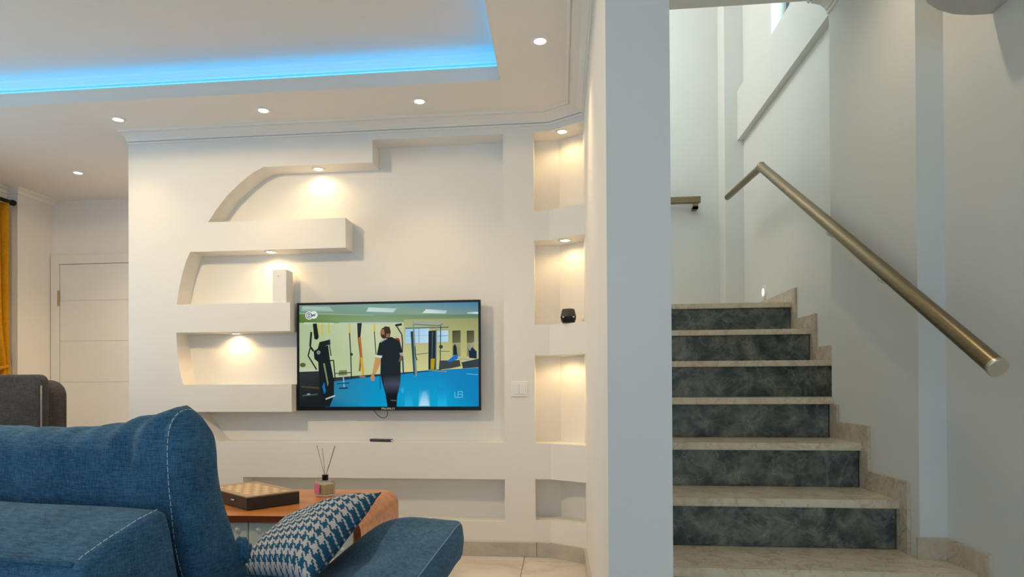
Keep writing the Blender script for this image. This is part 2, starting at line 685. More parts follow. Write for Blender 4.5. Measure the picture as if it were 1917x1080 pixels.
struct('stair_side', extrude_poly([rect(YJ2, 5.35, 0, ZTOP), rect(3.42, on_x(XW_FAR, 1444, 60).y, 3.16, 4.3)], XW_FAR, 1.6, yz), M['stairwall'], wall_right)
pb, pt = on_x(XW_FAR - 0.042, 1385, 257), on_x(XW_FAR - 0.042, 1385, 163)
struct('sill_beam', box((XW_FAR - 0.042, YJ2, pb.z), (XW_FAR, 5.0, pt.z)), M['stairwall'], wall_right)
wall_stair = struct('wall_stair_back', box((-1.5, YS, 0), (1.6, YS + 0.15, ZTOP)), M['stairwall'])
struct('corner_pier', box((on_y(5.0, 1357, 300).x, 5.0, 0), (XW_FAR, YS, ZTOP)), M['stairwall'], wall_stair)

# ceilings
TX1, TY1 = on_z(ZC, 936, 150).x, on_z(ZC, 936, 150).y       # right far corner of the tray
TX0, TY0 = -3.55, -1.6
FT = 0.014
ceiling = struct('ceiling', extrude_poly([rect(X0, XP, Y0, YD), rect(TX0 - FT, TX1 + FT, TY0 - FT, TY1 + FT)], ZC, ZC + 0.02, lambda a, b, d: (a, b, d)), M['ceiling'])
LIP = 0.07
lipme = extrude_poly([rect(TX0 - 0.014, TX1 + 0.014, TY0 - 0.014, TY1 + 0.014), rect(TX0, TX1, TY0, TY1)], ZC, ZC + LIP, lambda a, b, d: (a, b, d))
struct('tray_fascia', lipme, M['ceiling'], ceiling)
CV = 0.075
struct('tray_side', extrude_poly([rect(TX0 - CV - 0.03, TX1 + CV + 0.03, TY0 - CV - 0.03, TY1 + CV + 0.03), rect(TX0 - CV, TX1 + CV, TY0 - CV, TY1 + CV)],
                                 ZC + 0.02, ZT, lambda a, b, d: (a, b, d)), M['ceiling'], ceiling)
struct('tray_top', box((TX0 - CV - 0.03, TY0 - CV - 0.03, ZT), (TX1 + CV + 0.03, TY1 + CV + 0.03, ZT + 0.03)), M['ceiling'], ceiling)
struct('hall_slab', box((XQ, Y0, ZH), (1.6, YJ2, ZH + 0.3)), M['ceiling'], ceiling)
struct('upper_wall', box((XQ, YJ2 - 0.12, ZH + 0.3), (1.6, YJ2, ZTOP)), M['stairwall'], ceiling)
struct('near_partition', box((XP, Y0, ZC), (XQ, YP, ZT + 0.1)), M['wall'], ceiling)
struct('stairwell_top', box((-1.55, YJ2 - 0.12, ZTOP), (1.6, 5.35, ZTOP + 0.1)), M['ceiling'], ceiling)

# trims: crown mouldings as swept profiles (offset from the wall, drop from the ceiling)
CROWN = [(0.0, -0.054), (0.008, -0.054), (0.012, -0.049), (0.012, -0.045), (0.004, -0.044), (0.004, -0.0405), (0.014, -0.040), (0.022, -0.030), (0.040, -0.018), (0.066, -0.012),
         (0.078, -0.011), (0.080, -0.003), (0.084, -0.003), (0.086, -0.010), (0.090, -0.010), (0.096, -0.006), (0.098, 0.0), (0.0, 0.0)]



def sweep_profile(path, prof, z, side=1):
    """profile (out, down) swept along a plan polyline with mitred corners; side: which hand is the room"""
    P2 = [Vector((p[0], p[1])) for p in path]
    nn = []
    for a, b in zip(P2, P2[1:]):
        d = (b - a).normalized()
        nn.append(Vector((d.y, -d.x)) * side)
    vs, fs = [], []
    for i, p in enumerate(P2):
        if i == 0:
            mvec = nn[0]
        elif i == len(P2) - 1:
            mvec = nn[-1]
        else:
            mvec = (nn[i - 1] + nn[i]).normalized()
            mvec = mvec / max(0.3, mvec.dot(nn[i]))
        for o_, dz in prof:
            vs.append((p.x + mvec.x * o_, p.y + mvec.y * o_, z + dz))
    k = len(prof)
    for i in range(len(P2) - 1):
        for j in range(k):
            j2 = (j + 1) % k
            fs.append((i * k + j, i * k + j2, (i + 1) * k + j2, (i + 1) * k + j))
    fs.append(tuple(range(k)))
    fs.append(tuple((len(P2) - 1) * k + j for j in range(k))[::-1])
    me = mesh('trim', vs, fs)
    fix_normals(me)
    return me


struct('trim_1', sweep_profile([(XL, YF), CH0, CH1, (XP, Y0)], CROWN, ZC), M['trim'])
struct('trim_2', sweep_profile([(XW_MID, YJ2 - 0.002), (XW_MID, YJ1), (XW_NEAR, YJ1), (XW_NEAR, Y0)], [(a * 1.0, b * 1.25) for a, b in CROWN], ZH), M['trim'])
BEAD = [(0.0, -0.10), (0.003, -0.10), (0.003, -0.060), (0.009, -0.058), (0.009, -0.053), (0.003, -0.052), (0.003, -0.048), (0.011, -0.047), (0.013, -0.041),
        (0.015, -0.028), (0.021, -0.013), (0.031, -0.004), (0.033, 0.0), (0.0, 0.0)]
struct('trim_3', sweep_profile([(TX0 - CV, TY1 + CV), (TX1 + CV, TY1 + CV), (TX1 + CV, TY0 - CV)], BEAD, ZT), M['trim'])
struct('trim_4', sweep_profile([(X0, Y0), (X0, 4.515), (on_y(4.515, 33, 600).x, 4.515), (on_y(4.515, 33, 600).x, YD)], [(a * 0.6, b) for a, b in CROWN], ZC), M['trim'])

# baseboards, tile by tile
ZB = 0.080
base = struct('baseboard_back', box((XL, YF - 0.002, 0.0), (CH0[0], YF, ZB - 0.004)), M['grout'])
x = xq(1005, 1020)
edges = [CH0[0], x]
while edges[-1] > XL + 0.05:
    edges.append(max(XL, edges[-1] - 0.42))
for a, b in zip(edges[1:], edges):
    struct('baseboard_tile', box((a + 0.001, YF - 0.012, 0.0), (b - 0.001, YF - 0.001, ZB), 0.0015, 1), M['base_tile'], base)
dch = Vector((CH1[0] - CH0[0], CH1[1] - CH0[1])).normalized()
nch = Vector((dch.y, -dch.x))
struct('baseboard_tile', prism([CH0, CH1, (CH1[0] + nch.x * 0.012, CH1[1] + nch.y * 0.012), (CH0[0] + nch.x * 0.012, CH0[1] + nch.y * 0.012)], 0, ZB), M['base_tile'], base)
yy = CH1[1] - 0.008
while yy > YP + 0.02:
    y2 = max(YP, yy - 0.42)
    struct('baseboard_tile', box((XP - 0.012, y2 + 0.001, 0), (XP - 0.0005, yy - 0.001, ZB)), M['base_tile'], base)
    yy = y2

# windows
w1 = struct('window_1', boxes([((X0 - 0.16, 1.35, 0.35), (X0 - 0.10, 1.42, 2.2)), ((X0 - 0.16, 3.68, 0.35), (X0 - 0.10, 3.75, 2.2)),
                               ((X0 - 0.16, 2.52, 0.35), (X0 - 0.10, 2.58, 2.2)), ((X0 - 0.16, 1.35, 0.35), (X0 - 0.10, 3.75, 0.42)),
                               ((X0 - 0.16, 1.35, 2.13), (X0 - 0.10, 3.75, 2.2))]), M['win_white'])
for a, b in ((1.42, 2.52), (2.58, 3.68)):
    struct('pane', box((X0 - 0.135, a, 0.42), (X0 - 0.125, b, 2.13)), M['pane'], w1)
ya, yb = 3.42, on_x(XW_FAR, 1444, 60).y
w2 = struct('window_2', boxes([((1.445, yb - 0.05, 3.16), (1.505, yb, 4.3)), ((1.445, ya, 3.16), (1.505, ya + 0.05, 4.3)),
                               ((1.445, ya, 3.16), (1.505, yb, 3.21)), ((1.445, ya, 4.25), (1.505, yb, 4.3))]), M['win_frame'])
struct('pane', box((1.47, ya + 0.05, 3.21), (1.48, yb - 0.05, 4.25)), M['pane'], w2)
for k, (a, b, top) in enumerate(((-3.25, 0.25, 2.25), (0.3, 1.2, 2.2))):
    n = 3 if k == 0 else 1
    fr = [((a, Y0 - 0.14, 0.02), (b, Y0 - 0.08, 0.08)), ((a, Y0 - 0.14, top - 0.06), (b, Y0 - 0.08, top))]
    for i in range(n + 1):
        xx = a + (b - a - 0.06) * i / n
        fr.append(((xx, Y0 - 0.14, 0.02), (xx + 0.06, Y0 - 0.08, top)))
    w = struct('window_%d' % (3 + k), boxes(fr), M['win_white'])
    for i in range(n):
        xa = a + (b - a - 0.06) * i / n + 0.06
        xb = a + (b - a - 0.06) * (i + 1) / n
        struct('pane', box((xa, Y0 - 0.115, 0.08), (xb, Y0 - 0.105, top - 0.06)), M['pane'], w)

# white door in the far wall
dxl, dzt = on_y(YD, 114, 560).x, on_y(YD, 170, 494).z
dxo, dzo = on_y(YD, 99, 560).x, on_y(YD, 170, 477).z
DWID = 0.86
door = struct('door_1', boxes([((dxo, YD - 0.022, 0), (dxl, YD, dzo)), ((dxl + DWID, YD - 0.022, 0), (dxl + DWID + dxl - dxo, YD, dzo)),
                               ((dxl, YD - 0.022, dzt), (dxl + DWID, YD, dzo))], 0.002), M['door'])
zg = [0.005] + [on_y(YD, 200, y).z for y in (715, 638, 562)] + [dzt - 0.003]
for a, b in zip(zg, zg[1:]):
    struct('door_panel', box((dxl + 0.004, YD - 0.016, a + 0.0006), (dxl + DWID - 0.004, YD, b - 0.0006), 0.0016, 1), M['door'], door)
hz0, hz1 = on_y(YD, 114, 573).z, on_y(YD, 114, 545).z
struct('hinge', tube([(dxl - 0.002, YD - 0.024, hz0), (dxl - 0.002, YD - 0.024, hz1)], 0.007, 10), M['brass'], door)
struct('hinge', tube([(dxl - 0.002, YD - 0.024, 0.25), (dxl - 0.002, YD - 0.024, 0.37)], 0.007, 10), M['brass'], door)
hnd = struct('door_handle', tube([(dxl + DWID - 0.07, YD - 0.02, 1.0), (dxl + DWID - 0.07, YD - 0.06, 1.0), (dxl + DWID - 0.19, YD - 0.06, 1.0)], 0.009, 10), M['chrome'], door)

# ------------------------------------------------------------------ lamps
ring_me = lathe([(0.026, -0.004), (0.030, -0.006), (0.039, -0.005), (0.042, -0.001), (0.042, 0.0), (0.026, 0.0)], 28)
shade(ring_me, 50)
ring_me.materials.append(M['trim'])
lens_me = lathe([(0.0, -0.0035), (0.026, -0.0035)], 24)
lens_me.materials.append(M['lens'])


def downlight(loc, label, group, watts, angle, col=(1.0, 0.80, 0.54), scale=1.0, blend=0.6):
    t = thing('recessed_downlight', label, 'downlight', loc, 0, group)
    t.scale = (scale,) * 3
    for nm, me in (('trim_ring', ring_me), ('lens', lens_me)):
        o = bpy.data.objects.new(nm, me)
        COL.objects.link(o)
        o.parent = t
    d = bpy.data.lights.new('downlight_beam', 'SPOT')
    d.energy, d.color = watts, col
    d.spot_size, d.spot_blend = math.radians(angle), blend
    d.shadow_soft_size = 0.025
    lo = bpy.data.objects.new('downlight_beam', d)
    COL.objects.link(lo)
    lo.parent = t
    lo.location = (0, 0, -0.012)
    return t


G = 'recessed downlights in the living room ceiling'
WARM = (1.0, 0.67, 0.35)
for (px, py), lab, wt in (((221, 223), 'round recessed ceiling downlight above the left end of the TV wall', 9),
                          ((493, 206), 'round recessed ceiling downlight above the top curved shelf, middle of three', 15),
                          ((785, 189), 'round recessed ceiling downlight above the television, between blue cove and crown moulding', 18),
                          ((1011, 76), 'round recessed ceiling downlight right of the blue cove corner, largest one', 20),
                          ((146, 323), 'round recessed ceiling downlight near the white door, farthest and smallest', 16)):
    downlight(on_z(ZC, px, py), lab, G, wt, 100, WARM, blend=1.0)
for x_, y_, lab in ((-3.84, 2.6, 'added, unseen ceiling downlight left of the cove above the curtain'),
                    (-3.84, 1.0, 'added, unseen ceiling downlight left of the cove, second from the curtain'),
                    (-3.84, -0.6, 'added, unseen ceiling downlight left of the cove, nearest the terrace door'),
                    (-3.0, -2.05, 'added, unseen ceiling downlight before the terrace door')):
    downlight((x_, y_, ZC), lab, G, 9 if y_ > 2 else 4, 150, WARM, blend=0.5)  # extra downlights out of view, added to wash the TV wall evenly warm
downlight(Vector((-2.25, 4.35, ZC)), 'added, unseen ceiling downlight in the passage behind the TV wall', G, 46, 150, WARM)  # hidden downlight added for the warm glow on the white door
downlight((0.78, 2.3, ZH), 'added, unseen ceiling downlight above the lower stairs', 'added downlights in the stair hall ceiling', 14, 165, (1.0, 0.84, 0.62), 1.0, 0.8)  # unseen downlight added to brighten the treads and stair walls
# drum lamp hanging under the raised ceiling, left of the view
cl = thing('ceiling_lamp', 'white drum ceiling lamp hanging under the raised ceiling over the seating', 'ceiling lamp', (-2.1, 1.76, 2.42))
obj('stem', tube([(0, 0, 0.09), (0, 0, ZT - 2.42 - 0.001)], 0.010, 12), M['chrome'], cl)
obj('canopy', lathe([(0.0, ZT - 2.42 - 0.03), (0.05, ZT - 2.42 - 0.03), (0.06, ZT - 2.42 - 0.001), (0.0, ZT - 2.42 - 0.001)], 24), M['chrome'], cl, smooth=40)
obj('shade', lathe([(0.20, 0.0), (0.205, 0.0), (0.205, 0.09), (0.0, 0.095), (0.0, 0.09), (0.20, 0.085), (0.20, 0.0)], 40), M['trim'], cl, smooth=40)
dl = bpy.data.lights.new('lamp_light', 'SPOT')
dl.energy, dl.color, dl.spot_size, dl.spot_blend, dl.shadow_soft_size = 94, (1.0, 0.75, 0.43), math.radians(178), 0.05, 0.09
lo_ = bpy.data.objects.new('lamp_light', dl)
COL.objects.link(lo_)
lo_.parent = cl
lo_.location = (0, 0, -0.01)
G2 = 'small downlights in the wall shelves and niches'
YM = (YF + YB) / 2
SHELF_COL = (1.0, 0.64, 0.27)
for (px, py), z, lab in (((596, 316), z_top2, 'small warm spotlight in the soffit above the topmost white shelf'),
                         ((507, 471), zs1b, 'small warm spotlight under the longest white shelf, above the white speaker'),
                         ((444, 624), zs2b, 'small warm spotlight under the middle white shelf left of the television')):
    p = on_z(z, px, py)
    downlight((p.x, max(YF + 0.045, min(YB - 0.045, p.y)), z), lab, G2, 3.4, 165, SHELF_COL, 0.95)
for (px, py), z, lab in (((1054, 247), z_n_top, 'small warm spotlight in the top corner niche'),
                         ((1058, 450), min(nz[0]), 'small warm spotlight in the middle corner niche above the black pot'),
                         ((1053, 665), min(nz[1]), 'small warm spotlight in the lowest lit corner niche')):
    p = on_z(z, px, py)
    downlight((on_y(3.655, px, 500).x, 3.655, z), lab, G2, 2.0, 165, SHELF_COL, 0.95)

# blue strip in the cove
zl0, zl1 = ZC + 0.052, ZC + 0.066
led = join([box((TX0, TY1 + FT + 0.0005, zl0), (TX1, TY1 + FT + 0.003, zl1)), box((TX1 + FT + 0.0005, TY0, zl0), (TX1 + FT + 0.003, TY1, zl1)),
            box((TX0 - FT - 0.003, TY0, zl0), (TX0 - FT - 0.0005, TY1, zl1)), box((TX0, TY0 - FT - 0.003, zl0), (TX1, TY0 - FT - 0.0005, zl1))])
solo('led_strip', led, M['led'], 'blue light strip hidden in the cove of the raised ceiling', 'light strip')

# ------------------------------------------------------------------ staircase
T, R = 0.295, 0.180
NY = lambda k: 2.507 + T * k
NZ = lambda k: 0.525 + R * k
XWALL = lambda k: XW_NEAR if k < 0 else (XW_MID if k < 2 else XW_FAR)
st = thing('staircase', 'staircase with beige marble treads and dark green marble risers', 'staircase', (0.82, NY(-2), 0))
SK = 0.012
for k in range(-2, 6):
    xr_ = XWALL(k) - 0.002
    back = NY(k + 1) + 0.04 if k < 5 else YS - 0.002
    if k == 5:
        me = prism([(XQ + 0.002, NY(5)), (xr_, NY(5)), (xr_, 5.0 - 0.002), (on_y(5.0, 1357, 300).x - 0.002, 5.0 - 0.002), (on_y(5.0, 1357, 300).x - 0.002, back), (-0.3, back), (-0.3, 3.985), (XQ + 0.002, 3.985)], NZ(5) - 0.03, NZ(5))
    elif k == -1:
        me = prism([(XQ + 0.002, NY(k)), (xr_, NY(k)), (xr_, YJ1 - 0.002), (XW_MID - 0.002, YJ1 - 0.002), (XW_MID - 0.002, back), (XQ + 0.002, back)], NZ(k) - 0.03, NZ(k))
    elif k == 2:
        me = prism([(XQ + 0.002, NY(k)), (XW_MID - 0.002, NY(k)), (XW_MID - 0.002, YJ2 + 0.001), (xr_, YJ2 + 0.001), (xr_, back), (XQ + 0.002, back)], NZ(k) - 0.03, NZ(k))
    else:
        me = box((XQ + 0.002, NY(k), NZ(k) - 0.03), (xr_, back, NZ(k)))
    bm = bmesh.new()
    bm.from_mesh(me)
    es = [e for e in bm.edges if all(abs(v.co.y - NY(k)) < 1e-4 for v in e.verts) and abs(e.verts[0].co.z - e.verts[1].co.z) < 1e-5]
    bmesh.ops.bevel(bm, geom=es, offset=0.004, segments=2, affect='EDGES')
    bm.to_mesh(me)
    bm.free()
    obj('tread', me, M['tread'], st, world=True)
    xr2 = (XW_MID if k in (0, 1, 2) else XWALL(k)) - SK - 0.002
    if k in (0,):
        xr2 = XW_MID - SK
    obj('riser', box((XQ + 0.003, NY(k) + 0.02, max(0.0, NZ(k) - R)), (xr2, NY(k) + 0.04, NZ(k) - 0.031), 0.002, 1), M['riser'], st, world=True)
# stepped skirting on the side walls, one marble piece for each step
SW = 0.075


def skirt(xw, y0, y1, yv, z, zlow, name='stair_skirting'):
    """piece on the wall at xw: along the tread from y0 to y1 and down beside the riser at yv"""
    pts = [(y0, zlow), (yv, zlow), (yv, z), (y1, z), (y1, z + SW), (y0, z + SW)]
    me = extrude_poly([pts], xw - SK, xw - 0.0005, yz)
    obj(name, me, M['skirt'], st, world=True)


for k in range(0, 6):
    xw = XW_MID if k < 2 else XW_FAR
    ys_ = NY(k) + 0.0195 - SW
    ye = NY(k + 1) + 0.0195 - SW if k < 5 else 4.99
    if k == 2:
        skirt(XW_FAR, YJ2 + 0.001, ye, YJ2 + 0.002, NZ(2), NZ(2) - 0.0005)
        me = box((XW_MID - SK, NY(2) + 0.0195 - SW, NZ(1)), (XW_MID - 0.0005, YJ2, NZ(2) - 0.031))
        obj('stair_skirting', me, M['skirt'], st, world=True)
        continue
    if k == 0:
        skirt(xw, max(ys_, YJ1 + 0.002), ye, NY(k) + 0.0195, NZ(k), NZ(k - 1))
        continue
    if k == 1:
        ye = NY(2) + 0.0195 - SW
    skirt(xw, ys_, ye, NY(k) + 0.0195, NZ(k), NZ(k - 1))
zb_ = NZ(-1)
obj('stair_skirting', box((XW_MID - SK, YJ1 - SK, zb_), (XW_NEAR - 0.001, YJ1 - 0.0005, zb_ + SW)), M['skirt'], st, world=True)
obj('stair_skirting', box((XW_NEAR - SK, NY(-1) - 0.055, zb_ - R), (XW_NEAR - 0.0005, YJ1 - SK, zb_ + SW)), M['skirt'], st, world=True)
obj('stair_skirting', box((XW_NEAR - SK, NY(-2) - 0.055, 0.0), (XW_NEAR - 0.0005, NY(-1) - 0.056, zb_ - R + SW)), M['skirt'], st, world=True)
# the flight that turns left behind the wall
for i in range(5):
    xe = XQ - 0.02 - 0.29 * i
    z = NZ(5) + R * (i + 1)
    obj('tread', box((xe - 0.32, 3.985, z - 0.03), (xe, YS - 0.002, z)), M['tread'], st, world=True)
    obj('riser', box((xe - 0.04, 3.985, z - R), (xe - 0.02, YS - 0.002, z - 0.031)), M['riser'], st, world=True)

# handrail on the right wall
XR = 1.157
e0, e1, e2 = on_x(XR, 1866, 687), on_x(XR, 1425, 312), on_x(XR, 1362, 369)
hr = thing('handrail', 'long round bronze handrail rising along the right stair wall', 'handrail', e0)
RR = 0.0255
obj('rail', tube([e0, e1], RR, 28), M['bronze'], hr, world=True, smooth=50)
obj('upper_rail', tube([e1, e2], RR * 0.82, 24), M['bronze'], hr, world=True, smooth=50)
sph = bmesh.new()
bmesh.ops.create_uvsphere(sph, u_segments=24, v_segments=14, radius=RR * 1.06)
bmesh.ops.translate(sph, verts=sph.verts[:], vec=e1)
obj('elbow', from_bm('elbow', sph), M['bronze'], hr, world=True, smooth=180)
d = (e1 - e0).normalized()
obj('end_cap', tube([e0 - d * 0.008, e0 - d * 0.006, e0 + d * 0.004], [RR * 0.96, RR * 1.05, RR * 1.05], 28), M['cap_metal'], hr, world=True, smooth=40)
for y_ in (2.52, 2.98):
    f_ = (y_ - e0.y) / (e1.y - e0.y)
    p = e0.lerp(e1, f_)
    br = obj('bracket', tube([p + Vector((0, 0, -RR)), p + Vector((0, 0, -0.045)), p + Vector((0.02, 0, -0.055)), Vector((XW_MID, p.y, p.z - 0.055))], 0.006, 10), M['chrome'], hr, world=True, smooth=60)
    obj('wall_plate', tube([Vector((XW_MID - 0.005, p.y, p.z - 0.055)), Vector((XW_MID - 0.0005, p.y, p.z - 0.055))], 0.024, 18), M['chrome'], br, world=True)

# rail of the next flight, on the back wall of the stairwell
YR = YS - 0.07
a_, b_ = on_y(YR, 1311, 374), on_y(YR, 1240, 376)
h2 = thing('handrail', 'short end of a bronze rail on the stairwell back wall beside the pillar', 'handrail', (a_.x, YR, a_.z - 0.03))
zr_ = a_.z
obj('rail', box((a_.x - 0.75, YR - 0.022, zr_ - 0.024), (a_.x, YR + 0.022, zr_ + 0.024), 0.004), M['bronze'], h2, world=True)
obj('bracket', boxes([((a_.x - 0.055, YR - 0.012, zr_ - 0.068), (a_.x - 0.018, YR + 0.012, zr_ - 0.022)),
                      ((a_.x - 0.055, YR - 0.012, zr_ - 0.068), (a_.x - 0.018, YS - 0.0005, zr_ - 0.050))]), M['bronze'], h2, world=True)

# step light low on the stairwell wall
p = on_x(XW_FAR - 0.004, 1430, 547)
sl = thing('step_light', 'small oval step light low on the stair wall above the landing', 'wall light', (XW_FAR - 0.0005, p.y, p.z))
sl.rotation_euler = (0, math.radians(90), 0)
rm = lathe([(0.026, -0.010), (0.032, -0.011), (0.045, -0.008), (0.048, 0.0), (0.026, 0.0)], 28)
obj('trim_ring', rm, M['white_plastic'], sl, smooth=50)
obj('lens', lathe([(0.0, -0.0075), (0.026, -0.0075)], 24), M['lens_cool'], sl)
dl = bpy.data.lights.new('step_beam', 'SPOT')
dl.energy, dl.color, dl.spot_size, dl.spot_blend, dl.shadow_soft_size = 1.2, (0.95, 1.0, 0.8), math.radians(150), 0.7, 0.02
lo_ = bpy.data.objects.new('step_beam', dl)
COL.objects.link(lo_)
lo_.parent = sl
lo_.location = (0, 0, -0.02)

# air conditioner high on the right wall
p = on_x(XW_NEAR, 1858, 26)
ac = thing('air_conditioner', 'white wall air conditioner with rounded underside, high on right wall', 'air conditioner', (XW_NEAR, p.y - 0.42, p.z))
prof = [(0.0, 0.0), (0.06, 0.0), (0.11, 0.006), (0.155, 0.022), (0.185, 0.045), (0.205, 0.085), (0.21, 0.15), (0.205, 0.24), (0.17, 0.285), (0.0, 0.29)]
me = extrude_poly([[(XW_NEAR - 0.0005 - a, p.z + b) for a, b in prof]], p.y - 0.84, p.y, lambda a, b, d: (a, d, b))
obj('casing', me, M['ac_plastic'], ac, world=True, smooth=40)
obj('air_flap', box((XW_NEAR - 0.19, p.y - 0.78, p.z + 0.024), (XW_NEAR - 0.12, p.y - 0.06, p.z + 0.034)), M['white_plastic'], ac, world=True)

# ------------------------------------------------------------------ television
YT = 3.705
c_tl, c_tr, c_br, c_bl = on_y(YT, 554.5, 568), on_y(YT, 899, 560), on_y(YT, 901, 767), on_y(YT, 557, 769.5)
tx0, tx1 = (c_tl.x + c_bl.x) / 2, (c_tr.x + c_br.x) / 2
tz0, tz1 = (c_bl.z + c_br.z) / 2, (c_tl.z + c_tr.z) / 2
tv = thing('television', 'wide flat television showing a gym, mounted in the white wall recess', 'television', ((tx0 + tx1) / 2, YT, tz0))
BZ, BB = 0.013, 0.022
xz = lambda a, b, d: (a, d, b)
obj('bezel', extrude_poly([rect(tx0, tx1, tz0, tz1), rect(tx0 + BZ, tx1 - BZ, tz0 + BB, tz1 - BZ)], YT, YT + 0.012, xz), M['black_plastic'], tv, world=True)
obj('casing', join([box((tx0 + 0.001, YT + 0.0085, tz0 + 0.001), (tx1 - 0.001, YT + 0.03, tz1 - 0.001)), box((tx0 + 0.2, YT + 0.03, tz0 + 0.05), (tx1 - 0.2, YB - 0.02, tz1 - 0.2)),
                    box((tx0 + 0.35, YT + 0.03, tz0 + 0.15), (tx1 - 0.35, YB - 0.0005, tz1 - 0.28))]), M['dark_plastic'], tv, world=True)
sx0, sx1, sz0, sz1 = tx0 + BZ, tx1 - BZ, tz0 + BB, tz1 - BZ
SV, SF, SCOL = [], [], []


def srgb(c):
    return tuple((v / 255 / 12.92) if v / 255 <= 0.04045 else ((v / 255 + 0.055) / 1.055) ** 2.4 for v in c)


_layer = [0]


def pic(pts, *cols):
    """a flat patch of the picture; points in the enlarged picture, one colour or one for each point"""
    _layer[0] += 1
    i0 = len(SV)
    y = YT + 0.0080 - _layer[0] * 4e-5
    for a, b in pts:
        u_ = (a - 69) / 1171.0
        top, bot = 112 - 28 * u_, 772 - 4 * u_
        v_ = (b - top) / (bot - top)
        u_, v_ = min(1, max(0, u_)), min(1, max(0, v_))
        SV.append((sx0 + (sx1 - sx0) * u_, y, sz1 + (sz0 - sz1) * v_))
    n = len(pts)
    if len(cols) == 1:
        cols = cols * n
    SF.append(tuple(range(i0, i0 + n)))
    SCOL.append([srgb(c) for c in cols])


def disc(cx, cy, r, col, n=24, ry=None):
    pic([(cx + r * math.cos(2 * math.pi * i / n), cy + (ry or r) * math.sin(2 * math.pi * i / n)) for i in range(n)], col)


def stroke(pts, w, col):
    for (a, b), (c, d_) in zip(pts, pts[1:]):
        l = math.hypot(c - a, d_ - b) or 1
        nx, ny = -(d_ - b) / l * w / 2, (c - a) / l * w / 2
        pic([(a + nx, b + ny), (c + nx, d_ + ny), (c - nx, d_ - ny), (a - nx, b - ny)], col)


# room of the picture: ceiling, wall, floor
pic([(69, 112), (560, 100), (560, 240), (69, 240)], (120, 150, 135), (120, 160, 150), (125, 155, 115), (85, 115, 45))
pic([(560, 100), (1240, 84), (1240, 240), (560, 240)], (120, 160, 150), (60, 125, 165), (150, 160, 110), (125, 155, 115))
pic([(69, 168), (560, 172), (560, 230), (69, 225)], (100, 130, 60), (120, 150, 115), (140, 165, 125), (80, 115, 30))
pic([(560, 172), (1240, 165), (1240, 250), (560, 230)], (120, 150, 115), (90, 125, 100), (150, 155, 105), (140, 165, 125))
pic([(69, 225), (560, 228), (560, 560), (69, 600)], (170, 190, 150), (200, 208, 172), (190, 200, 155), (180, 195, 150))
pic([(560, 228), (760, 225), (760, 550), (560, 560)], (200, 208, 172), (190, 196, 150), (196, 196, 138), (190, 200, 155))
pic([(760, 200), (1240, 190), (1240, 520), (760, 545)], (165, 172, 120), (150, 150, 100), (195, 190, 125), (205, 205, 145))
pic([(69, 160), (560, 172), (560, 176), (69, 168)], (150, 175, 150))
pic([(100, 222), (300, 224), (300, 236), (100, 234)], (185, 205, 185))
pic([(330, 222), (760, 218), (760, 230), (330, 234)], (175, 200, 185))
pic([(69, 640), (560, 570), (560, 772), (69, 772)], (60, 100, 110), (5, 140, 190), (0, 150, 198), (30, 60, 75))
pic([(560, 570), (1000, 528), (1000, 772), (560, 772)], (5, 140, 190), (8, 130, 188), (0, 165, 210), (0, 150, 198))
pic([(1000, 528), (1240, 515), (1240, 768), (1000, 772)], (8, 130, 188), (5, 122, 182), (0, 132, 188), (0, 165, 210))
pic([(330, 588), (1000, 524), (1000, 532), (330, 598)], (20, 60, 80))
for xx, ww, cc in ((790, 44, (40, 175, 220)), (890, 60, (120, 205, 235)), (1005, 50, (30, 180, 225))):
    pic([(xx - ww * .5, 650), (xx + ww * .5, 650), (xx + ww * .62, 768), (xx - ww * .62, 768)], (5, 140, 200), (5, 140, 200), cc, cc)
pic([(880, 670), (905, 670), (920, 762), (860, 762)], (60, 180, 225), (60, 180, 225), (190, 225, 240), (190, 225, 240))
# ceiling panels of light
pic([(90, 118), (270, 120), (300, 150), (80, 150)], (175, 195, 190), (160, 185, 175), (150, 180, 165), (140, 170, 150))
pic([(530, 122), (715, 128), (690, 154), (515, 150)], (190, 215, 215), (170, 200, 200), (195, 215, 210), (200, 220, 215))
pic([(905, 132), (1040, 140), (1030, 160), (880, 158)], (200, 220, 225), (150, 190, 205), (190, 210, 205), (220, 225, 210))
pic([(1165, 152), (1238, 148), (1238, 162), (1170, 160)], (170, 205, 220), (220, 230, 235), (200, 215, 215), (150, 190, 205))
# window and frames at the back right
pic([(770, 262), (925, 256), (920, 352), (768, 358)], (150, 195, 225), (175, 215, 240), (190, 220, 240), (165, 205, 225))
pic([(975, 275), (1046, 270), (1046, 345), (975, 348)], (160, 205, 230), (190, 220, 240), (185, 215, 235), (160, 200, 225))
stroke([(770, 258), (1050, 250)], 8, (95, 110, 105))
stroke([(768, 362), (925, 356)], 8, (190, 170, 140))
stroke([(858, 258), (858, 356)], 5, (140, 160, 175))
stroke([(770, 308), (920, 304)], 3, (150, 175, 190))
stroke([(978, 308), (1046, 305)], 4, (120, 145, 165))
for a, b in ((1073, 1126), (1165, 1212)):
    pic([(a, 272), (b, 270), (b, 350), (a, 352)], (60, 65, 40), (70, 75, 45), (110, 105, 70), (95, 95, 70))
    pic([(a, 352), (b, 350), (b, 440), (a, 440)], (150, 150, 105), (160, 155, 110), (150, 145, 100), (130, 130, 90))
pic([(1078, 375), (1090, 358), (1100, 380), (1104, 430), (1078, 432)], (25, 35, 40))
